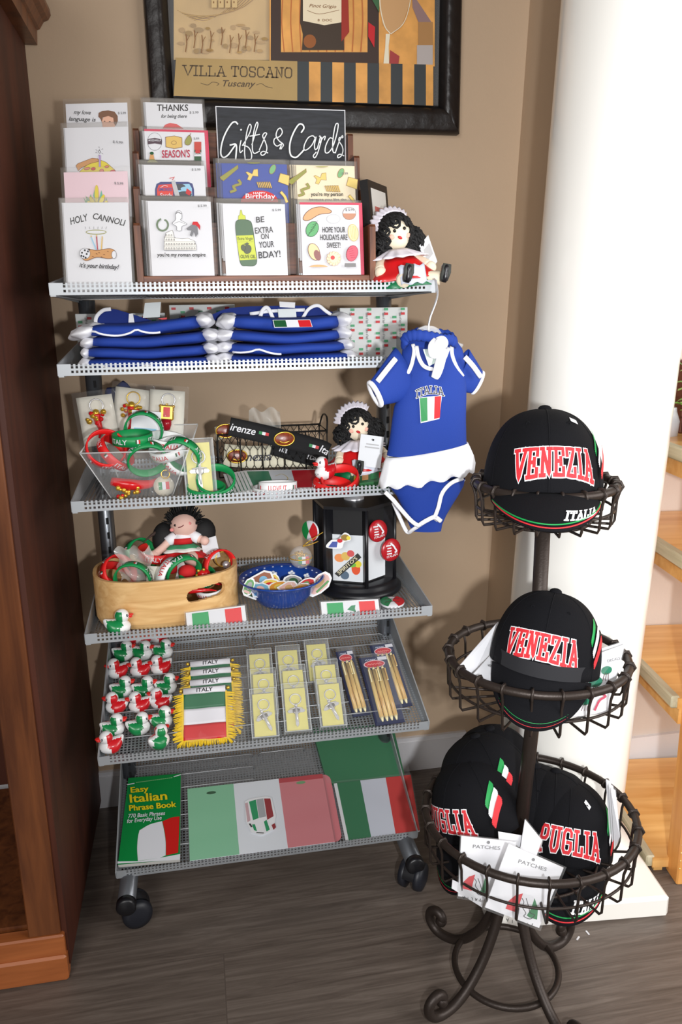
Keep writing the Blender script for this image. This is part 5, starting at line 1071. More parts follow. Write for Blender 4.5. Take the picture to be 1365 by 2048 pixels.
for lb,c,u,v,y,rot in (('red wristband leaning at the left rim of the bamboo box','r',238,1146,.105,(R(60),R(25),R(30))),('second red wristband beneath at the left of the bamboo box','r',236,1152,.13,(R(30),R(0),R(60))),('green wristband standing at the front left of the bamboo box','g',266,1160,.085,(R(98),0,R(-12))),('green wristband at the back left behind the plastic bag in the bamboo box','g',282,1112,.16,(R(60),R(50),R(20))),
 ('white wristband upright at the middle of the bamboo box','w',342,1152,.090,(R(100),0,R(55))),('green wristband upright with ITALY facing out in the middle of the bamboo box','g',366,1143,.090,(R(112),R(8),R(30))),('dark red wristband at the left of the seated doll','r',312,1106,.16,(R(8),R(6),R(10))),('red wristband arching at the right end of the bamboo box','r',440,1134,.125,(R(82),R(20),R(30))),('green wristband lying behind the upright one in the bamboo box','g',395,1152,.11,(R(14),0,R(30))),('white wristband lying in the bamboo box seen through the handle hole','w',425,1172,.105,(R(20),0,R(-30)))):
    band(c,lb,A4y(u,v,y),rot,txt='ITALIA' if c=='w' else 'ITALY')
p=A4y(400,1185,.055); b=MB(); horn(b,(0,.02,0),.05); o=tag(b.build('horn_charm',loc=(p.x,.065,p.z),rot=(0,0,R(80))),'red horn charm seen through the handle hole of the bamboo box','charm')
p=A4y(408,1148,.1); o=thing('horn_charm','gold and red charm at the right in the bamboo box','charm',p); b=MB(); b.ball((0,0,0),(.012,.010,.010),C('red enamel',(206,26,30),.2),12,8); q=random.Random(9)
for k in range(10): b.ball((q.uniform(-.013,.013),-.006,q.uniform(-.012,.012)),.003,GOLD,8,6)
b.build('charm_body',o)
p=A4y(272,1130,.11); b=MB(); b.surf(lambda u,v:(-.03+.06*u+.004*sin(v*11),.012*sin(u*8+v*5)-.01,-.03+.065*v+.006*sin(u*13)),16,12,C('crumpled clear bag',(226,226,220),.15,alpha=.4)); tag(b.build('plastic_bag',loc=p),'crumpled clear plastic bag standing at the left in the bamboo box','bag')
p=A4y(310,1155,.1); b=MB(); b.box((0,0,0),(.03,.001,.04),C('cream backing card',(226,222,208),.7),rot=(-.2,.2,.3)); tag(b.build('card',loc=p),'small cream card behind the white wristband in the bamboo box','card')
p=A4y(446,1118,.16); b=MB(); key_ring(b,(0,0,0),.014,GOLD,(.3,-1,.2)); b.ball((.006,0,-.012),.008,CHROME,12,8); tag(b.build('gold_keychain',loc=p),'gold ring keychain behind the red arching wristband in the bamboo box','keychain')
# seated doll with ponytail and red dress
p=A4y(368,1120,.15); dl=thing('cloth_doll','spiky-haired cloth doll in red dress seated in the bamboo box','doll',p,(-.22,0,0)); SK=C('pink doll skin',(232,190,176),.85); RF=C('red felt',(200,24,28),.8)
b=MB(); b.ball((.004,0,.066),(.025,.024,.023),SK,24,16); b.tube(smooth([(-.016,0,.045),(-.034,-.006,.028),(-.05,-.012,.016)],4),[.0075]*9,SK,10); b.ball((-.052,-.013,.014),.009,SK,10,8); b.tube(smooth([(.02,0,.044),(.034,-.006,.036)],4),[.0078]*5,SK,10); b.ball((.040,-.010,.034),.0088,SK,12,8); b.tube(smooth([(.008,-.01,.008),(.016,-.028,.006),(.012,-.038,-.004)],4),[.011]*9,SK,12); b.ball((0,0,.03),(.018,.015,.024),SK,16,10); b.build('doll_body',dl)
b=MB(); b.ball((-.022,-.018,-.004),(.016,.015,.019),RF,16,12); b.ball((.006,-.044,-.018),(.016,.013,.013),RF,16,12); b.build('red_boots',dl)
b=MB(); b.ball((.004,.006,.070),(.027,.025,.024),CURL,18,12); q=random.Random(2)
for k in range(90):
    a=q.uniform(-PI*.1,PI*1.1); c=Vector((.004+.022*cos(a),q.uniform(-.012,.012),.072+.020*sin(a))); d=Vector((cos(a)*.6,q.uniform(-.3,.1),sin(a)+.4)).normalized(); b.tube([c,c+d*.008,c+d*.015+Vector((q.uniform(-.005,.005),0,q.uniform(-.003,.002)))],[.0017,.0014,.0007],CURL,4)
b.ball((.040,.010,.050),(.022,.016,.026),CURL,14,10); b.ball((-.034,.012,.040),(.022,.016,.032),CURL,14,10); b.tube(smooth([(-.03,.01,.06),(-.055,.005,.05),(-.072,.0,.036)],4),[.008,.007,.005,.004,.003,.002,.0015,.001,.0006],C('brown doll hair',(62,44,38),.8),6); b.build('yarn_hair',dl)
b=MB()
for x,z in ((-.011,.066),(.008,.074)): b.ball((x,-.0225+.004*abs(x)/.01,z),(.0028,.0015,.0026),C('doll eye',(20,16,14),.15),8,6)
b.build('eyes',dl); b=MB(); b.tube(smooth([(-.006,-.0235,.062),(0,-.0245,.063),(.004,-.024,.066)],4),.0008,C('doll smile',(120,40,44),.6),5); b.ball((.014,-.0205,.068),(.004,.0015,.0035),C('pink blush',(226,140,136),.8),8,6); b.ball((-.018,-.0165,.058),(.004,.0015,.0035),C('pink blush',(226,140,136),.8),8,6); b.build('smile',dl)
b=MB(); b.lathe([(.016,.028),(.017,.042),(.012,.05),(.008,.052)],WHC,20); b.tube([(-.013,0,.045),(-.028,-.004,.035)],[.0105,.010],WHC,12); b.tube([(.016,0,.046),(.030,-.006,.038)],[.0105,.010],WHC,12); b.build('white_blouse',dl)
b=MB(); b.lathe([(.0172,.030),(.0182,.036),(.0178,.041)],RF,20); ruffle(b,(0,-.004,.028),.018,.042,0,-.024,RF,7,.12,sy=.8); b.build('red_dress',dl,solid=.001)
b=MB(); ruffle(b,(-.002,-.0045,.0285),.0185,.0365,.001,-.012,C('white felt',(230,226,220),.85),7,.12,sy=.84); b.build('white_apron',dl,solid=.001); b=MB(); ruffle(b,(-.002,-.005,.0288),.021,.030,.001,-.006,C('green felt',(60,140,96),.85),7,.12,sy=.86); b.build('green_sash',dl,solid=.0008)
b=MB(); b.box((.050,.002,.018),(.03,.0008,.042),C('hang tag',(222,224,228),.5),rot=(.2,-.2,.2)); b.build('hang_tag',dl)
p=A4(237,1266); duck('green and white rubber duck at the front left corner before the bamboo box',(p.x,.022,F4),.15,s=1.08)
# flag magnets leaning on the front lip
def flagpack(u0,u1,v0,v1,label,emblem,skew):
    p=at_y(u0,v0,.029); r=at_y(u1,v1,.029); ax=(r-p).normalized(); n=Vector((0,-.80,.6)); up=n.cross(ax); up=up if up.z>0 else -up; w=(r-p).length; hgt=.034; base=p-up*hgt; base.z=max(base.z,F4+.001); p=base+up*hgt
    b=MB(); loc=base+ax*w/2; b.T=local(loc); q=lambda a,c,h: base+ax*a+up*c+n*h
    slabq(b,[q(0,0,0),q(w,0,0),q(w,hgt,0),q(0,hgt,0)],n,.003,C('flag pack white',(232,232,234),.4)); g=G(b,q,h0=.0006); a0_,a1_=w*.10,w*.93
    for i,m_ in enumerate((C('bright flag green',(10,160,84),.35),WHITE,C('bright flag red',(226,24,30),.35))): g.rect(a0_+(a1_-a0_)*i/3,.003,a0_+(a1_-a0_)*(i+1)/3,hgt-.003,m_)
    if emblem: c=a0_+(a1_-a0_)*.5; g.poly([(c-.008,.017),(c,.024),(c+.008,.025),(c+.006,.018),(c+.008,.012),(c+.001,.014)],C('emblem green',(20,130,80),.5)); g.ell(c+.003,.007,.005,.003,RED)
    o=b.build('flag_magnet',loc=loc); tag(o,label,'magnet'); b=MB(); b.T=local(loc); slabq(b,[q(-.003,-.001,.002),q(w+.003,-.001,.002),q(w+.003,hgt+.002,.002),q(-.003,hgt+.002,.002)],n,.0006,FILM); b.build('clear_wrap',o); return o
flagpack(372,490,1231,1216,'plain Italian flag magnet in clear wrap leaning before the bamboo box',False,0); flagpack(642,757,1208,1202,'Italian flag magnet with a green emblem leaning before the black carousel',True,0)
# blue bowl of stickers
c1=A4(562,1196); bw=thing('blue_bowl','blue enamel bowl with a white painted rim pattern on the fourth shelf','bowl',(c1.x,.118,F4)); BB=C('blue enamel',(26,66,150),.22,coat=.4)
b=MB(); b.lathe([(0,.002),(.034,.002),(.038,.0),(.046,.006),(.060,.024),(.068,.040),(.079,.049),(.081,.051),(.078,.0525),(.066,.043),(.057,.026),(.043,.0085),(0,.0065)],BB,56); b.build('bowl_body',bw)
b=MB()
for k in range(26): a=2*PI*k/26; b.ball((.0715*cos(a),.0715*sin(a),.0482),(.0022,.0022,.0008),C('white glaze',(228,232,240),.3),8,4)
for k in range(11):
    a=2*PI*k/11
    for da,dr in ((-.07,0),(.07,0),(0,.004),(0,-.004)): b.ball(((.0625+dr*.5)*cos(a+da),(.0625+dr*.5)*sin(a+da),.0375+dr*.6),(.0034,.0034,.0026),C('white glaze',(228,232,240),.3),8,5)
b.build('painted_pattern',bw)
b=MB(); q=random.Random(8)
STK=[('brown church',(150,92,64)),('green pear',(92,150,84)),('orange scooter',(220,150,60)),('blue sea view',(120,176,206)),('grey tower',(150,150,150)),('yellow pasta',(226,196,90)),('pale pink villa',(222,180,170)),('dark green wine',(50,90,60)),('red tomato',(196,44,44)),('tan bread',(200,160,110))]
for k,(u,v,y,rx,ry,rz,w,hgt,ci,lb) in enumerate(((528,1166,.13,60,-14,10,.036,.034,0,'with a brown building, at the back of'),(498,1178,.09,70,30,0,.020,.036,1,'with a green shape, at the left rim of'),(540,1180,.11,48,-8,-10,.042,.03,5,'mostly yellow, upper left in'),(522,1190,.095,38,10,20,.036,.03,3,'pale blue, front left in'),(560,1190,.10,35,-4,-15,.046,.028,2,'orange and tan, in the middle of'),(588,1184,.125,45,6,10,.040,.03,4,'grey, back right in'),(580,1194,.09,30,-8,30,.036,.03,6,'pale pink, front middle in'),(612,1186,.10,50,-30,10,.040,.024,8,'red, at the right rim of'),(640,1172,.105,55,-40,5,.056,.03,6,'long and pale, sticking out right of'),(506,1188,.10,55,24,-5,.022,.03,7,'dark green, low left in'),(600,1192,.085,30,-20,-10,.04,.022,9,'tan, front right in'),(548,1170,.135,60,4,0,.024,.03,5,'golden, behind the others in'))):
    p=at_y(u,v,y); p.z=max(p.z+.004,F4+.036); w*=1.12; hgt*=1.12; b=MB(); nn=STK[ci][0]; P=[(w/2*cos(2*PI*i/10)*(.85+.2*q.random()),hgt/2*sin(2*PI*i/10)*(.85+.2*q.random())) for i in range(10)] if k%3 else [(-w/2,-hgt/2),(w/2,-hgt/2),(w/2,hgt*.3),(w*.2,hgt/2),(-w/2,hgt*.4)]
    b.prism(P,0,.0006,C('sticker white edge',(236,236,236),.4)); g=G(b,h0=.0008); P2=[(x*.82,y_*.82) for x,y_ in P]; g.poly(P2,C('sticker '+nn,STK[ci][1],.4)); g.ell(0,hgt*.05,w*.2,hgt*.2,C('sticker '+STK[(ci+3)%10][0],STK[(ci+3)%10][1],.4)); g.rect(-w*.25,-hgt*.3,w*.25,-hgt*.18,C('sticker '+STK[(ci+5)%10][0],STK[(ci+5)%10][1],.4))
    tag(b.build('sticker',loc=p,rot=(R(rx),R(ry),R(rz))),'die-cut white-edged sticker, '+lb+' the blue bowl','sticker','stickers in the blue bowl')
# black carousel
c2=A4(722,1176); CZR=R(-25); cz=thing('sticker_carousel','black revolving countertop carousel with white card pockets on the fourth shelf','display stand',(c2.x-.010,.172,F4),(0,0,CZR))
b=MB(); b.T=Matrix.Translation((.010,-.004,0)); b.lathe([(0,.0),(.079,.0),(.083,.004),(.083,.010),(.078,.014),(.074,.016),(.074,.022),(.066,.026),(0,.026)],BPLA,56); b.build('round_base',cz)
HC=.174; CP_=C('carousel panel black',(15,15,17),.6); b=MB(); hx=lambda r:[(r*cos(PI/3*k),r*sin(PI/3*k)) for k in range(6)]
b.prism(hx(.060),.022,HC,CP_); b.prism(hx(.082),HC,HC+.006,BPLA); b.build('core',cz)
for k in range(6):
    a=PI/3*k; b=MB(); b.box((.066*cos(a),.066*sin(a),HC/2+.013),(.026,.0032,HC-.026),BPLA,rot=(0,0,a)); b.tube([(.080*cos(a),.080*sin(a),.024),(.080*cos(a),.080*sin(a),HC)],.0036,BPLA,10); b.build('corner_fin',cz)
b=MB(); b.lathe([(.02,HC+.006),(.02,HC+.010),(.006,HC+.014),(.004,HC+.026),(.0075,HC+.030),(.0075,HC+.034),(0,HC+.036)],CHROME,24); b.build('finial',cz)
PW=C('white pocket card',(226,230,234),.5)
def pocket(ang,w,h0,hgt,y=-.0535,mt=PW):
    b=MB(); b.T=Matrix.Rotation(ang,4,'Z'); b.box((0,y,h0+hgt/2),(w,.0015,hgt),mt); return b
b=pocket(0,.062,.030,.092); g=G(b,lambda a,c,h:(a,-.0545-h,.030+c))
for x,y,w_,h_,m_ in ((-.016,.046,.014,.010,C('sticker orange',(240,150,90),.4)),(-.004,.05,.012,.010,GOLDP),(.006,.056,.010,.008,C('coral print',(214,90,90),.6)),(.016,.026,.012,.014,C('orange red',(230,90,50),.5)),(.02,.036,.010,.008,YEL),(-.006,.012,.012,.010,C('slate blue',(90,110,130),.5)),(.008,.034,.012,.006,C('lime green',(120,190,70),.5))): g.ell(x,y,w_/1.4,h_/1.2,m_)
g.poly([(-.026,.014),(-.018,.008),(.027,.050),(.020,.058)],C('sign charcoal',(56,56,52),.5)); g.text("SPIRITO'S",.0015,.0295,.0095,C('sign cream',(236,226,190),.5),width=.05,rot=43); b.build('front_pocket_card',cz)
for k in range(1,6): b=pocket(PI/3*k,.060,.030,.094,mt=PW if k!=5 else C('grey pocket card',(150,154,160),.5)); b.build('side_pocket_card',cz)
def pin(name,label,cat,loc,rot,r,draw):
    t=thing(name,label,cat,loc,rot); b=MB(); b.lathe([(0,-.003),(r*.97,-.003),(r,-.0015),(r*.95,.0012),(r*.6,.0026),(0,.003)],C('pin back',(176,26,36),.3) if label.startswith('red') else WHITE,32); g=G(b,lambda a,c,h:(a,c,.0036-.0024*((a*a+c*c)/(r*r))+h),step=.004); draw(g,r); b.build('button_face',t); return t
def sect(g,r,c0,c1,m_): hh=g.nx(); g.mb.surf(lambda u,v:g.fn(r*v*.98*cos(R(c0+(c1-c0)*u)),r*v*.98*sin(R(c0+(c1-c0)*u)),hh),16,8,m_)
def rd(g,r):
    g.ell(0,0,r*.93,r*.93,C('pin red',(176,28,38),.3),n=28) if False else None
    for i,(x,y,w_) in enumerate(((-.35,.45,.5),(-.3,.22,.4),(-.32,-.02,.45),(-.3,-.25,.5))): g.rect((x-w_/2)*r,(y-.05)*r,(x+w_/2)*r,(y+.06)*r,WHITE)
    g.line([(-.1*r,.6*r),(.15*r,.35*r),(.3*r,.1*r),(.45*r,-.12*r),(.3*r,-.2*r)],r*.16,WHITE,sm=4); g.text('ITALIAN',0,-.56*r,.3*r,WHITE,width=1.1*r,rot=6)
pr=at_y(757,1062,.110); pr2=at_y(783,1100,.120)
pin('button_pin','red button pin with white print, upper of two on the carousel\'s right side','badge',pr,(R(86),0,R(24)),.0215,rd); pin('button_pin','red button pin with white print, lower of two on the carousel\'s right side','badge',pr2,(R(88),0,R(22)),.0225,rd)
pf=at_y(621,1062,.135); pin('button_pin','green white and red button pin on the far left pocket of the carousel','badge',pf,(R(88),0,R(-50)),.02,lambda g,r:(sect(g,r,115,245,GRN),sect(g,r,-65,65,RED)))
def rflat(g,r):
    sect(g,r,115,245,C('badge green',(24,120,70),.4)); sect(g,r,-65,65,C('badge red',(190,34,44),.4)); [g.line([(r*(-.6+.13*q),r*(y_+(.08 if q%2 else -.08))) for q in range(10)],r*.07,C('badge ink',(90,60,60),.5)) for y_ in (.28,-.25)]
p=A4(785,1204,.004); pin('button_pin','round flag-coloured button lying flat right of the carousel','badge',p,(R(6),0,R(-8)),.023,rflat)
mg=at_y(676,1082,.1045); st=thing('sticker','die-cut figure sticker peeking out above the carousel\'s front pocket','sticker',mg,(R(88),0,R(-14))); b=MB(); b.prism([(p.x,p.y) for p in smooth([(-.022,-.012),(-.012,.002),(.002,.004),(.012,.016),(.022,.012),(.024,.002),(.012,-.002),(.006,-.014)],4,True)],0,.0008,C('sticker white edge',(236,236,236),.4)); g=G(b,h0=.001); g.poly([(-.018,-.012),(-.010,-.001),(.0,-.001),(-.002,-.012)],BLUEP); g.ell(.014,.007,.008,.006,C('sticker olive',(150,120,50),.4)); g.ell(.020,.006,.0038,.0038,YEL); g.ell(.004,.001,.005,.004,RED); b.build('printed_figure',st)
p=at_y(602,1114,.10); orn=thing('glass_ornament','clear ball ornament with gold filigree and a flag hanging at the carousel\'s left side','ornament',p); b=MB(); b.ball((0,0,0),.021,glassy('clear ornament glass',(236,236,236),.22,.04),28,18); b.build('glass_ball',orn); b=MB(); q=random.Random(6)
for k in range(12): b.tube(smooth([(q.uniform(-.012,.012),q.uniform(-.008,.008),q.uniform(-.014,.012)) for _ in range(4)],4),.0009,GOLD,5)
b.tube(ring(.0205,30),.0012,GOLD,6,closed=True); b.build('gold_filigree',orn); b=MB(); b.T=Matrix.Rotation(R(90),4,'X'); g=G(b,h0=.012); g.flag(-.006,-.010,.014,.004); b.build('flag_insert',orn); b=MB(); b.tube(smooth([(.004,0,.020),(.012,-.004,.028),(.03,.004,.036),(.044,.01,.042)],5),.0010,GOLD,5); b.tube(smooth([(.004,0,.020),(.018,-.004,.024),(.034,.006,.026)],5),.0010,GOLD,5); b.build('gold_cord',orn)
# ------------------------------------------------------------------ fifth shelf (tilted): ducks, mini banners, crucifix packs, pens
K5=dict(x0=190,y0=1260,k=4.136); T5=TA[4]
def t5(a,c,h=0): return on_tray(4,190+a/4.136,1260+c/4.136,h)
ROWS=[('front row, left','l',150,1012,.25),('front row, right','g',528,985,2.5),
 ('second row, left','r',150,880,.1),('second row, middle','r',360,868,.15),('second row, right','r',548,815,.1),
 ('third row, left','l',195,690,-.1),('third row, middle','l',385,680,.15),('third row, right','l',560,655,-.2),
 ('fourth row, left','r',222,560,.1),('fourth row, middle','r',405,560,.05),('fourth row, right','r',588,535,.1),
 ('fifth row, left','l',205,398,.3),('fifth row, middle','l',390,388,.25),('fifth row, right','l',560,368,.3),
 ('sixth row, left','r',235,258,.05),('sixth row, middle','r',392,252,-.25),('sixth row, right','r',560,240,-.15),
 ('hindmost row, left','l',300,130,.1),('hindmost row, middle','l',412,122,.1),('hindmost row, right','l',545,108,.1)]
for nm,dr,a,c,j in ROWS:
    p=t5(a,c-8,.001); rz={'l':PI+j,'r':j,'g':.75}[dr]; colr='red' if dr=='l' else 'green'
    if nm=='front row, right': rz=.8
    duck('%s and white rubber duck, %s on the tilted duck shelf'%(colr,nm),p,rz,group=None,tilt=T5*.6,s=1.06)
def leanpx(i,ul,ur,vb,vt,ang,h=0):
    p=on_tray(i,ul,vb,h); n=Vector((0,-sin(ang),cos(ang))); r=hit(ur,vb-(ur-ul)*.11,p,n); t=hit(ul+(vt-vb)*-.0,vt,p,n); return p,abs((r-p).x),(t-p).dot(Vector((0,cos(ang),sin(ang))))
# mini banners
YT=C('gold yellow fringe',(232,196,40),.75); GRC=C('banner green satin',(20,104,62),.5); WHB=C('banner white satin',(232,230,236),.5); RDB=C('banner red satin',(208,30,34),.5)
def banner_proto(w=.078,h=.088):
    t=thing('mini_banner','x','banner')
    wv=lambda x,y: .0012*sin(x*90)+.0010*sin(y*70+1)
    def mk(nm,y0,y1,m_,z=0):
        b=MB(); b.surf(lambda u,v:((u-.5)*w,y0+(y1-y0)*v,.004+z+wv((u-.5)*w,y0+(y1-y0)*v)),16,6,m_); return b
    mk('s',0,h/3,RDB).build('red_stripe',t,solid=.0008); mk('s',h/3,h*2/3,WHB).build('white_stripe',t,solid=.0008); mk('s',h*2/3,h,GRC).build('green_stripe',t,solid=.0008)
    b=MB(); b.tube([(-w/2,h+.004,.005),(w/2,h+.004,.005)],.0062,WHB,14,flat=.6,up=(0,1,0)); g=G(b,lambda a,c,hh:(a,h+.004+c,.0092+hh)); g.text('ITALY',0,-.004,.0105,BLK,width=.030,shear=.05); b.build('pole_sleeve',t)
    b=MB(); b.tube([(-w/2-.004,h+.004,.005),(w/2+.004,h+.004,.005)],.0018,C('dark dowel',(60,40,30),.5),8)
    for s in (-1,1): b.ball((s*(w/2+.005),h+.005,.006),.0036,GOLD,12,8)
    b.build('dowel',t)
    b=MB(); q=random.Random(12)
    def strand(x,y,dx,dy,l):
        e=(x+dx*l+q.uniform(-.003,.003),y+dy*l+q.uniform(-.003,.003),.003+q.uniform(-.001,.004)); b.tube([(x,y,.0045),((x+e[0])/2+q.uniform(-.001,.001),(y+e[1])/2,.006),e],[.0011,.0013,.0009],YT,4,cap=False)
    for k in range(46): 
        y=.002+(h-.004)*k/45
        for s in (-1,1): strand(s*w/2,y,s,-.25,.017)
    for k in range(44): strand(-w/2+w*k/43,.001,.0,-1,.013)
    for k in range(10):
        for s in (-1,1): strand(s*w/2,.002,s*.6,-.8,.016)
    b.box((-w/2-.001,h/2,.0046),(.003,h,.0016),YT); b.box((w/2+.001,h/2,.0046),(.003,h,.0016),YT); b.box((0,-.0005,.0046),(w,.003,.0016),YT); b.build('fringe',t)
    b=MB(); b.surf(lambda u,v:((u-.5)*(w+.052)+.008,-.016+(h+.030)*v,.011*sin(PI*u)**.5*sin(PI*v)**.5+.0015*sin(u*23+v*17)),16,14,FILM); b.build('clear_bag',t); return t
BAN=banner_proto(); A5=R(46)
p,w_,h_=leanpx(4,190+735/4.136,190+1085/4.136,1260+930/4.136,1260+570/4.136,A5,.004)
fw=Vector((0,cos(A5),sin(A5)))
for k,(dx,dy,dn,lb) in enumerate(((0,0,0,'frontmost of the fringed Italy mini banners, fully visible beside the ducks'),(.0155,.022,.004,'second fringed Italy mini banner, just behind the frontmost one'),(.0165,.056,.004,'third fringed Italy mini banner from the front beside the ducks'),(.0165,.088,.004,'rearmost fringed Italy mini banner beside the ducks'))):
    o=BAN if k==0 else dup(BAN); q=p+Vector((w_/2+.001+dx,dy,dy*sin(T5)/cos(T5)+dn-.004*k)); o.location=q; o.rotation_euler=(A5,R(-1) if k==0 else 0,R(-4) if k==0 else 0); o['label']=lb
# crucifix packs 3 x 3
A6=R(40); nmx=('left','middle','right'); rws=('front row','middle row','rear row')
for r_,base in enumerate((((505,1482,-.02),(570,1470,.0),(641,1460,-.02)),((505,1438,0),(566,1430,0),(633,1418,0)),((497,1394,0),(555,1386,0),(614,1372,0)))):
    for k,(u,v,j) in enumerate(base):
        pp=on_tray(4,u+27,v-3,.004); crucifix('silver crucifix keychain pack on yellow card, %s, %s of three on the tilted shelf'%(rws[r_],nmx[k]),pp,(A6,0,R(-2)),1.0,(.42,0,.38)[k] if r_==0 else .1*k)
# pen packs
NAVY=C('navy backing card',(26,34,72),.5); OVR=C('oval label red',(196,36,46),.5); PENC=wood('bamboo pen',(190,146,80),(238,212,140),'Y',30,.35,8); TIPW=C('pale pen tip',(238,226,176),.4)
def pen_pack(label,u0,u1,vb,vt,n,ang,rz):
    p=on_tray(4,u0,vb,.004); fwd=Vector((0,cos(ang),sin(ang))); nn=Vector((0,-sin(ang),cos(ang))); r=hit(u1,vb-(u1-u0)*.1,p,nn); w=(r-p).x; tt=hit(u0-25,vt,p,nn); h=(tt-p).dot(fwd)
    t=thing('pen_pack',label,'pens',p+Vector((w/2,0,0)),(ang,0,rz)); b=MB(); b.box((0,h/2,.0008),(w,h,.0014),NAVY); g=G(b,h0=.0017)
    g.ell(.0,h*.885,w*.385,.0092,C('oval rim',(226,190,196),.5),n=28); g.ell(0,h*.885,w*.35,.0074,OVR,n=28); g.line([(w*(-.25+.05*q),h*.885+(.0012 if q%2 else -.0012)) for q in range(11)],.0012,C('oval lettering',(236,150,140),.5)); g.rect(w*.16,h*.935,w*.49,h*.985,C('price sticker',(214,214,222),.5)); g.line([(w*(-.28+.04*q),h*.955+(.001 if q%2 else -.001)) for q in range(10)],.0011,C('pale blue print',(190,200,224),.5)); b.build('backing_card',t)
    pw=min(.0088,w*.72/n)
    for k in range(n):
        b=MB(); x=(k-(n-1)/2)*pw*1.05-.001; L_=h*.80
        b.tube([(x,L_-.004,.0065),(x,L_,.0065),(x,L_+.003,.0065)],[.0028,.0026,.0022],TIPW if k%2 else PENC,10); b.tube([(x,h*.09,.0065),(x,L_-.004,.0065)],[pw*.47,pw*.5],PENC,14); b.tube([(x,h*.03,.0065),(x,h*.06,.0065),(x,h*.09,.0065)],[.0012,.0026,pw*.42],TIPW,12); pn=b.build('pen',t)
        b=MB(); sx=-.3 if k%2==0 else .3; b.box((x+sx*pw,L_-.018,.0122),(.0026,.026,.0012),PENC if k%2 else TIPW); b.ball((x+sx*pw,L_-.031,.0116),.0016,TIPW,8,6); b.build('clip',pn)
    b=MB(); b.box((0,h/2,.008),(w*.98,h,.0135),glassy('pen blister',(230,232,236),.07,.06)); b.build('clear_blister',t); return t
pen_pack('bamboo pen pack on navy card, left of the three on the tilted shelf',706,742,1434,1303,3,R(33),R(5)); pen_pack('bamboo pen pack on navy card, front and lowest of the three on the tilted shelf',752,811,1452,1316,4,R(33),R(3)); pen_pack('bamboo pen pack on navy card, rearmost at the right end of the tilted shelf',778,826,1418,1290,4,R(33),R(5))
# ------------------------------------------------------------------ bottom shelf: book, flag plates, flags
AB=R(21)
def t6(u,v,h): return on_tray(5,u,v,h)
nB=Vector((0,-sin(AB),cos(AB))); fB=Vector((0,cos(AB),sin(AB)))
p0=t6(236,1729,.016); rr=hit(360,1718,p0,nB); tl_=hit(257,1556,p0,nB); tr2=hit(362,1547,p0,nB)
ax=(rr-p0).normalized(); up=fB.copy(); w=(rr-p0).length; h=.5*((tl_-p0).dot(up)+(tr2-p0).dot(up)); bk=thing('phrase_book','green Easy Italian Phrase Book paperback lying on the bottom shelf','book',p0); L=local(p0)
K6=dict(x0=210,y0=1480,k=3.9)
CVG=C('book cover green',(12,132,62),.35); CVR=C('book cover red',(206,34,30),.35); CVY=C('book title yellow',(232,206,30),.35)
b=MB(); b.T=L; slabq(b,[tl_,p0,rr,tr2],nB,.0012,CVG); g=pxg(b,p0,nB,**K6)
S=lambda *q:[(p.x,p.y) for p in smooth(q,5)]
g.poly([(98,965),(98,948),(250,945),(400,920),(588,888),(586,934)],C('book cover white',(226,228,234),.35))
g.poly([(104,946)]+[(258,945)]+[(300,936),(580,880),(588,884),(588,890),(440,918),(258,946)],CVG)
g.poly(S((258,944),(252,850),(258,760),(270,706))+S((270,706),(350,660),(446,634))+S((446,634),(464,720),(474,800),(474,902))+[(430,920)],C('book cover white',(226,228,234),.35))
g.poly(S((450,636),(468,720),(476,800),(478,902))+[(572,880),(583,598)]+S((583,598),(520,606),(450,636)),CVR)
g.line([(176,350),(228,340)],7,C('book cover white',(226,228,234),.35)); g.line([(540,288),(592,272)],7,C('book cover white',(226,228,234),.35)); [g.line([(245+16*q,334-1.9*q*1.0),(253+16*q,333-1.9*q)],6,LGN) for q in range(18)]
for t_,x,y,s_,w__ in (('Easy',270,412,60,138),('Italian',342,484,90,290),('Phrase Book',372,546,62,366)):
    for d in ((0,0),(1.5,0),(-1.5,0)): g.text(t_,x+d[0],y+d[1],s_,CVY,width=w__,rot=-5)
g.text('770 Basic Phrases',325,606,44,C('book cover white',(226,228,234),.35),width=288,rot=-5,shear=.25); g.text('for Everyday Use',308,644,44,C('book cover white',(226,228,234),.35),width=272,rot=-6,shear=.25); b.build('cover',bk)
b=MB(); b.T=L; q=[c-nB*.0014 for c in (tl_,p0,rr,tr2)]; slabq(b,q,nB,.009,C('book pages',(228,226,220),.7)); b.build('pages',bk)
K8=dict(x0=540,y0=1470,k=4.015)
# licence-plate sized flag plates in clear sleeves
PGR=C('sheen-paled flag green',(136,200,160),.3); PWH=C('pale flag white',(232,236,242),.25); PRD=C('sheen-paled flag red',(214,128,134),.3); DRD=C('plate deep red',(186,58,66),.3)  # the wrap's reflection is painted into the green and red, paling them
p0=t6(380,1722,.017); qa=[hit(375,1578,p0,nB),p0,hit(670,1684,p0,nB),hit(645,1548,p0,nB)]; pl=thing('flag_sign','flag plate paled by sheen on its clear wrap with a foil flag sticker, bottom shelf','sign',sum(qa,Vector())/4); L=local(pl.location)
b=MB(); b.T=L; slabq(b,qa,nB,.0012,PWH); bil=lambda a,c,hh:(qa[0].lerp(qa[3],a)).lerp(qa[1].lerp(qa[2],a),c)+nB*hh; g=G(b,bil,h0=.0004)
g.rect(0,0,.335,1,PGR); g.rect(.335,0,.67,1,PWH); g.rect(.67,0,1,1,PRD); g.rect(.67,0.0,1,.07,DRD)
for x in (.17,.83): g.ell(x,.10,.035,.022,DGR if x<.5 else C('slot green',(110,160,110),.4))
b.build('flag_plate',pl)
b=MB(); b.T=L; g=G(b,bil,h0=.004); FG=C('foil green',(20,176,110),.25,.3); FR=C('foil red',(176,40,48),.25,.3); FW=C('foil silver',(206,210,214),.25,.4)
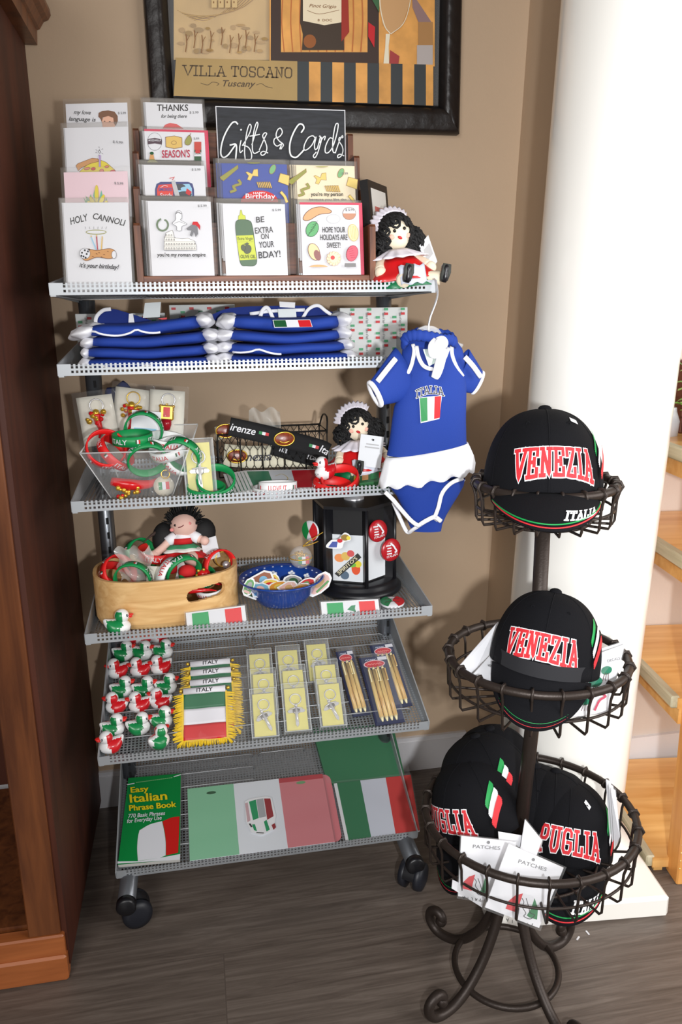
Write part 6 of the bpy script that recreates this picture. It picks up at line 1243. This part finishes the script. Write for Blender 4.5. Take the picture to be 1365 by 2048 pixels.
g.poly([(.405,.30),(.44,.27),(.56,.255),(.60,.29),(.615,.56),(.585,.74),(.50,.80),(.43,.74),(.40,.58)],C('foil white',(244,244,246),.2)); g.poly([(.435,.31),(.485,.29),(.492,.56),(.45,.58)],FG); g.poly([(.488,.29),(.54,.285),(.545,.55),(.495,.56)],FW); g.poly([(.545,.29),(.59,.30),(.598,.56),(.55,.60)],FR); g.poly([(.405,.33),(.425,.32),(.432,.58),(.41,.60)],C('foil rose',(206,170,176),.3))
g.poly([(.44,.64),(.46,.64),(.47,.74),(.45,.72)],FG); g.poly([(.525,.62),(.545,.60),(.56,.74),(.535,.76)],FG); g.poly([(.575,.68),(.60,.66),(.605,.72),(.585,.75)],FR); g.line([(.47,.76),(.51,.775)],.012,BLK); g.line([(.425,.63),(.435,.67)],.012,BLK); b.build('foil_sticker',pl)
b=MB(); b.T=L; b.surf(lambda u,v:bil(-.02+1.03*u,-.04+1.06*v,.0065+.0016*sin(v*16+u*3)+.0012*sin(u*9+v*5)),26,20,FILM); b.build('clear_wrap',pl)
qb=[c+Vector((.018,.008,-.004))-nB*.004 for c in qa]; P=[]
for i in range(4):
    c=qb[i]; e1=(qb[i-1]-c).normalized(); e2=(qb[(i+1)%4]-c).normalized(); rd_=.016
    P+=[c+e1*rd_*(1-sin(PI/2*t))+e2*rd_*(1-cos(PI/2*t)) for t in (0,.25,.5,.75,1)]
b=MB(); cc=sum(qb,Vector())/4; b.T=local(cc); n=len(P); b.add(P+[x-nB*.0012 for x in P],[tuple(range(n)),tuple(range(n,2*n))[::-1]]+[(i,n+i,n+(i+1)%n,(i+1)%n) for i in range(n)],PRD); tag(b.build('flag_sign',loc=cc),'pink-edged flag plate showing only its rounded right edge under the wrapped one','sign')
p0=t6(692,1682,.010); qa2=[hit(668,1567,p0,nB),p0,hit(840,1661,p0,nB),hit(822,1550,p0,nB)]; cc=sum(qa2,Vector())/4; fl_=thing('flag_pack','folded Italian flag in a flat pack at the right of the bottom shelf','flag',cc); b=MB(); b.T=local(cc); slabq(b,qa2,nB,.005,C('flag pack white',(232,232,234),.4)); bl2=lambda a,c,hh:(qa2[0].lerp(qa2[3],a)).lerp(qa2[1].lerp(qa2[2],a),c)+nB*hh; g=G(b,bl2,h0=.0004); g.rect(.04,0,.34,1,C('flag cloth green',(18,112,66),.6)); g.rect(.34,0,.67,1,C('flag cloth white',(206,210,222),.6)); g.rect(.67,0,1,1,C('flag cloth red',(200,30,24),.6)); b.build('folded_flag',fl_)
b=MB(); b.T=local(cc); b.surf(lambda u,v:bl2(-.02+1.03*u,-.02+1.04*v,.003+.0012*sin(u*11+v*4)),14,10,FILM); b.build('clear_wrap',fl_)
AD=R(24); nD=Vector((0,-sin(AD),cos(AD))); p0=t6(655,1566,.010); qd=[hit(632,1482,p0,nD),p0,hit(812,1560,p0,nD),hit(796,1474,p0,nD)]; dn_=(qd[1]-qd[0]); qd[0]=qd[0]-dn_*.35; qd[3]=qd[3]-dn_*.35; cc=sum(qd,Vector())/4; b=MB(); b.T=local(cc); slabq(b,qd,nD,.012,C('flag cloth green',(18,112,66),.6)); tag(b.build('flag_pack',loc=cc),'dark green folded flag pack at the back right of the bottom shelf','flag')
bl3=lambda a,c,hh:(qd[0].lerp(qd[3],a)).lerp(qd[1].lerp(qd[2],a),c)+nD*hh; o=bpy.data.objects['flag_pack.001'] if 'flag_pack.001' in bpy.data.objects else None
if o:
    b=MB(); b.T=local(cc); b.surf(lambda u,v:bl3(-.01+1.08*u,-.02+1.04*v,.003+.0016*sin(u*14)*(u>.8)),20,6,FILM); b.build('clear_wrap',o)
# ------------------------------------------------------------------ wire basket spinner with caps
SX,SY=.706,-.212
sp=thing('basket_spinner','dark bronze three-tier wire basket stand with scrolled feet in front of the column','display stand',(SX,SY,0))
b=MB(); b.tube([(-.024,-.004,.15),(0,0,.50),(0,0,.835)],.0115,IRON,20); b.build('pole',sp)
def basket(zr,R_,dep,n,name='wire_basket',rr=.0063,a0=0):
    t=bpy.data.objects.new(name,None); t.empty_display_size=.02; COL.objects.link(t); t.parent=sp; t.location=(0,0,zr)
    b=MB(); b.tube(ring(R_,64),rr,IRON,12,closed=True); b.build('rim',t)
    b=MB(); b.tube(ring(R_*.985,64,z=-dep*.62),.0022,IRON,7,closed=True); b.tube(ring(R_*.66,56,z=-dep-.001),.0022,IRON,7,closed=True); b.tube(ring(.0135,24,z=-dep),.003,IRON,7,closed=True); b.build('wire_hoop',t)
    for k in range(n):
        a=a0+2*PI*k/n; c,s=cos(a),sin(a); b=MB()
        lp=[(R_+(rr+.0022)*cos(x),(rr+.0022)*sin(x)) for x in (R(200),R(120),R(60),R(0),R(-60))]
        P=[(r_,z) for r_,z in lp]+[(R_+.001,-.02),(R_*.995,-dep+.006),(R_*.97,-dep),(R_*.6,-dep),(.0145,-dep)]
        b.tube([(r_*c,r_*s,z) for r_,z in P],.0021,IRON,6); b.lathe([(rr+.0004,-.0022),(rr+.0026,-.0012),(rr+.0026,.0012),(rr+.0004,.0022)],IRON,12,(R_*c,R_*s,0),ax=(-s,c,0)); b.build('upright_wire',t)
    return t
BZ=(.876,.600,.320); BR=(.101,.137,.170); BD=(.056,.066,.072)
basket(BZ[0],BR[0],BD[0],20,a0=.1); basket(BZ[1],BR[1],BD[1],21,a0=.06); basket(BZ[2],BR[2],BD[2],24,a0=.02)
# legs: four scrolled rods and a tie ring
LC=Vector((-.027,-.006,0))
for a,k in ((R(203),1.0),(R(286),1.05),(R(20),.84),(R(129),.92)):
    c,s=cos(a)*k,sin(a)*k; P=[(.010,.215),(.020,.17),(.036,.12),(.060,.07),(.090,.033),(.118,.014),(.145,.009),(.165,.014),(.177,.029),(.175,.045),(.161,.053),(.149,.046),(.149,.036)]
    b=MB(); Q=[q+LC for q in smooth([(r_*c,r_*s,z) for r_,z in P],6)]; b.tube(Q,.0085,IRON,14); b.ball(Vector((.150*c,.150*s,.037))+LC,.0105,IRON,12,8); b.build('scrolled_leg',sp)
b=MB(); b.tube([LC+Vector((-.004+.088*cos(2*PI*k/56),.088*sin(2*PI*k/56),.026)) for k in range(56)],.0055,IRON,10,closed=True); b.build('tie_ring',sp)
# caps
def cap(label,loc,rot,text,flagside=True,sticker=None,brim=True,sc=1.0,lead=0,brimdrop=1.0,crown_h=.115,back=1.0,front=1.0,fwd=1.0):
    t=thing('baseball_cap',label,'cap',loc,rot); t.scale=(sc,sc,sc)
    A_,B_,H=.083,.094,crown_h
    def crown(az,e,off=0):  # az 0 = front (-y); e 0..1 base to top
        ph=e*PI/2; k=cos(ph)**.78; hz=H*sin(ph)**.92; x=A_*sin(az)*k; y=-B_*cos(az)*k*(front if cos(az)>0 else back)
        if cos(az)>0: y*=1+.05*cos(az)*sin(2*ph); 
        n=Vector((x/A_**2,y/B_**2,max(0,hz)/H**2*1.0)); n.normalize()
        dent=-.004*max(0,-cos(az))*sin(PI*e)
        return Vector((x,y,hz))+n*(off+dent)
    b=MB(); b.surf(lambda u,v:crown(2*PI*u,v*.995),72,24,CAPB,cu=True); b.add([crown(2*PI*i/36,.995) for i in range(36)],[tuple(range(36))],CAPB); b.build('crown',t,solid=.0012)
    b=MB()
    for k in range(6): az=2*PI*k/6; b.tube([crown(az,e/14,.0004) for e in range(15)],.0010,CAPB,5); 
    for s in (-1,1): b.tube([crown(2*PI*k/6+s*.035,e/14,.0003) for k in (0,) for e in range(15)],.0005,CAPB,4)
    for az in (.5,-.5): b.tube([crown(az,.60,.0004)+Vector(q)*.0026 for q in ((1,0,0),(.5,0,.86),(-.5,0,.86),(-1,0,0),(-.5,0,-.86),(.5,0,-.86))],.0009,CAPB,5,closed=True)
    b.build('seams',t)
    b=MB(); b.ball((0,0,H+.001),(.0095,.0095,.0055),CAPB,16,8); b.build('top_button',t)
    if brim:
        def br(u,v,dz=0):  # u across -1..1, v 0 root..1 edge
            az=u*1.06; r0=crown(az,0); L_=.068*(cos(u*PI/2*.985)**.72); f=Vector((sin(az)*.22,-1,0)).normalized(); 
            p=r0+f*(L_*v*fwd)-Vector((0,0,L_*v*math.sqrt(max(0,1-fwd*fwd))*.8)); q_=v*L_/.066; sag=.012*(u*u)*(.4+.6*v)+ (.020*q_+.020*q_*q_)*brimdrop; return Vector((p.x*(1-.02*v),p.y,p.z-sag+.003+dz))
        b=MB(); b.surf(lambda a,c:br(2*a-1,c),40,12,CAPB); o=b.build('brim',t,solid=.0032)
        b=MB(); ln=lambda e,m_:b.tube([br(u/24,e,.0021)+Vector((0,0,.0)) for u in range(-24,25)],.0011,m_,6)
        ln(.90,EMBG); ln(.965,EMB); b.build('brim_piping',o)
        b=MB(); g=G(b,lambda a,c,h:br(.42+a,.80-c)+Vector((0,-.0005,.0026+h)),dh=.0001); g.slab('ITALIA',.02,0,.20,.52,.032,EMBW,gap=.2,rot=-14); b.build('brim_lettering',o)
    fn=lambda a,c,h:crown(a/A_,.02+c/(H*1.25),.0006+h)
    if text:
     b=MB(); g=G(b,fn,step=.003,dh=.0004); wd=.0172*len(text); g.slab(text,lead,.0255,.029,min(.112,wd),.0044,EMB,EMBW,.0070,arc=.006,grow=.14,gap=.28); b.build('embroidered_lettering',t)
    if flagside:
        b=MB(); g=G(b,fn,step=.003,dh=.0003); x0=.092
        for i,(m_,dy) in enumerate(((EMBG,.013),(EMBW,.0),(EMB,-.012))):
            for k in range(6): d=(k-2.5)*.0022; g.line([(x0-.010+abs(k-2.5)*.001,.034+dy+d-.004),(x0+.004,.042+dy+d+.002),(x0+.018-abs(k-2.5)*.001,.046+dy+d+.008)],.0024,m_,sm=3)
        b.build('flag_embroidery',t)
    if sticker:
        b=MB(); g=G(b,fn,step=.004); x,y,r_=sticker; c_,s_=cos(R(r_)),sin(R(r_)); hh=.0016; b.surf(lambda a,c:fn(x+(a-.5)*.015*c_-(c-.5)*.009*s_,y+(a-.5)*.015*s_+(c-.5)*.009*c_,hh),6,6,C('white price tag',(236,236,238),.5)); g.h=.002; pass; b.build('price_sticker',t)
    b=MB(); b.surf(lambda u,v:(lambda a:Vector((A_*.94*sin(a),-B_*.94*cos(a),.001+.022*v)))(2*PI*u),48,2,C('sweatband',(30,30,34),.85),cu=True); b.build('sweatband',t); return t
def capat(u,v,y): return at_y(u,v,y)
cap('upper black VENEZIA cap in the top basket of the stand',(.700,-.215,.865),(R(-8),0,R(-20)),'VENEZIA',sticker=(.058,.088,-25),sc=1.03,lead=.010)
cap('black VENEZIA cap tilted in the middle basket of the stand',(.702,-.247,.600),(R(-11),R(5),R(-32)),'VENEZIA',lead=-.002,sc=.98,back=.2,front=.86,fwd=.42,brimdrop=.6)
P3=CP+(Vector((.757,-.235,.263))-CP)*1.045
cap('front black PUGLIA cap with white price sticker in the bottom basket',P3,(R(-15),R(4),R(-26)),'PUGLIA',sticker=(.044,.086,-58),lead=.006,fwd=.75,brimdrop=.8)
cap('black cap nested directly behind the front PUGLIA cap, second button from the front',P3+Vector((-.012,.022,.006)),(R(-13),R(2),R(-26)),'',brim=False)
cap('black cap nested third behind the front PUGLIA cap, nearest the pole',P3+Vector((-.034,.044,.006)),(R(-10),R(0),R(-22)),'',brim=False)
P4=Vector((.650,-.158,.276))
cap('black PUGLIA cap tipped sideways at the left of the bottom basket',P4,(R(4),R(-20),R(-58)),'PUGLIA',sc=.95,back=.7,fwd=.45,brimdrop=.6)
cap('black cap leaning behind the tipped left cap in the bottom basket',P4+Vector((.028,.040,.012)),(R(2),R(-18),R(-56)),'',brim=False,sc=.98)
cap('hindmost black cap against the pole at the left of the bottom basket',P4+Vector((.052,.080,.008)),(R(0),R(-8),R(-48)),'',brim=False,flagside=False,sc=.95)
# patch and decal packets
PK=C('packet white card',(232,232,236),.5)
K9=dict(x0=820,y0=1460,k=2.904)
def packet(label,q,y0,y1,draw,K,name='patch_packet',cat='packet'):
    """q: four view corners tl,bl,br,tr; depth y0 at the top edge and y1 at the bottom edge"""
    X=[at_y(K['x0']+a/K['k'],K['y0']+c/K['k'],yy) for (a,c),yy in zip(q,(y0,y1,y1,y0))]; n=(X[3]-X[0]).cross(X[0]-X[1]).normalized()
    if n.dot(CP-X[0])<0: n=-n
    c=sum(X,Vector())/4; b=MB(); b.T=local(c); slabq(b,X,n,.0012,PK); g=pxg(b,X[1],n,**K); draw(g); o=tag(b.build(name,loc=c),label,cat)
    b=MB(); b.T=local(c); m_=[c+(x-c)*1.06+n*.0018 for x in X]; slabq(b,m_,n,.0005,FILM); b.build('clear_bag',o); return o
def boot(g,ox,oy,s,rot=0):
    cr,sr=cos(R(rot)),sin(R(rot)); f=lambda P:[(ox+(x*cr-y*sr)*s,oy+(x*sr+y*cr)*s) for x,y in P]
    g.poly(f([(-120,60),(-110,0),(-70,-50),(-20,-75),(5,-70),(-20,-30),(-30,20),(-30,70)]),EMB); g.poly(f([(70,-60),(110,10),(120,90),(60,85),(40,75),(60,20)]),C('patch green',(30,120,66),.6))
    g.poly(f([(-20,-75),(40,-75),(70,-60),(60,20),(40,75),(-20,70),(-30,20)]),WHITE); g.line(f([(-20,-40),(0,-15),(-5,20),(30,60),(20,85),(70,95),(95,60),(60,50),(40,10),(10,-45)]),4,BLK,sm=3)
    for k,ch in enumerate('ITALIA'): a=R(150-k*24); x,y=(95-38*k)*1.0,120+8*math.cos((k-2.5)*.5); xx,yy=f([(x,y)])[0]; g.text(ch,xx,yy,34*s,BLK,rot=180+rot-(k-2.5)*6)
def d_p1(g): g.text('PATCHES',710,795,30,GRY,width=172,rot=17); g.ell(718,752,10,9,GRY); boot(g,660,1010,.80,12)
def d_p2(g): g.text('PATCHES',445,690,28,GRY,width=160,rot=4); g.ell(457,652,10,9,GRY); boot(g,385,890,.66,8)
YF=-.212-.187
packet('white patches packet with an upside-down Italy patch, frontmost in the bottom basket',((575,660),(438,1030),(752,1150),(895,800)),-.320,-.338,d_p1,K9)
packet('white patches packet with an Italy patch, left of the frontmost packet',((300,615),(282,965),(560,1010),(620,650)),-.288,-.303,d_p2,K9)
packet('blank white packet standing behind the two patches packets',((515,590),(520,660),(640,680),(650,612)),-.275,-.28,lambda g:None,K9)
packet('white packet leaning on the front PUGLIA cap behind the patches packets',((672,520),(640,720),(735,735),(770,640)),-.27,-.29,lambda g:g.text('M',690,650,26,BLK,rot=30),K9)
packet('white packet corner below the left patches packet, in the bottom basket',((250,870),(245,920),(420,1030),(440,960)),-.298,-.304,lambda g:None,K9)
for k,(dx,lb) in enumerate(((0,'first'),(14,'second'),(28,'third'))):
    packet('clear-bagged white packet, %s in the row at the right rim of the bottom basket'%('innermost','middle','outermost')[k],((1150-8+dx,285+k*25),(1165+dx,620+k*30),(1195+dx,560+k*30),(1168+dx,300+k*25)),-.20-.01*k,-.25-.012*k,lambda g:None,K9)
KA=dict(x0=880,y0=1130,k=3.4125)
def d_dec(g):
    g.text('DECALS',1190,655,26,GRY,width=90,rot=-14)
    for x,y,s_ in ((1140,720,1),(1065,800,1.25),(995,935,.9)): 
        g.ell(x,y,38*s_,28*s_,C('decal green',(40,120,92),.5),rot=-20)
        for d in (-12,0,12): g.line([(x+d,y+20*s_),(x+d*1.6-8,y+70*s_)],4,C('decal brown',(110,80,80),.5))
    g.line([(1100,880),(1130,900),(1090,930),(1060,990)],16,C('decal rose',(190,80,100),.5),sm=4)
packet('white decals packet with green tree shapes at the right of the middle basket',((985,640),(868,1040),(1150,1010),(1265,540)),-.262,-.322,d_dec,KA,name='decal_packet')
packet('plain white packet behind the decals packet in the middle basket',((1010,600),(1000,800),(1180,760),(1280,515)),-.245,-.27,lambda g:None,KA,name='decal_packet')
def d_f(g):
    g.poly([(190,660),(250,590),(350,570),(360,590),(260,625),(210,668)],C('decal dark green',(30,90,76),.5)); g.poly([(240,680),(330,610),(362,590),(355,606),(262,690)],C('decal maroon',(130,50,54),.5))
packet('white decal packet with slanted green and red stripes at the left of the middle basket',((400,390),(110,720),(215,780),(432,520)),-.19,-.24,d_f,KA,name='decal_packet')
packet('white packet lying flat with faint lettering under the striped one, middle basket',((395,560),(215,760),(410,835),(415,560)),-.20,-.262,lambda g:(g.text('VENEZIA',365,700,22,BLK,width=80,rot=12),g.text('DECALS',385,650,20,GRY,width=60,rot=12)),KA,name='decal_packet')
p=at_y(1003,1004,-.27); packet('small white packet at the left inside the top basket',((210,880),(230,930),(285,930),(270,885)),-.24,-.26,lambda g:None,dict(x0=940,y0=790,k=4.136),name='decal_packet')
# bits of paper on the floor
for i,(u,v) in enumerate(((1157,1876),(1176,1865))):
    q=at_z(u,v,.001); b=MB(); b.box((0,0,.0006),(.010,.003,.0008),WHITE,rot=(0,0,.7+i)); tag(b.build('paper_scrap',loc=(q.x,q.y,0)),('smaller','larger')[i]+' white paper scrap on the floor right of the stand','scrap')
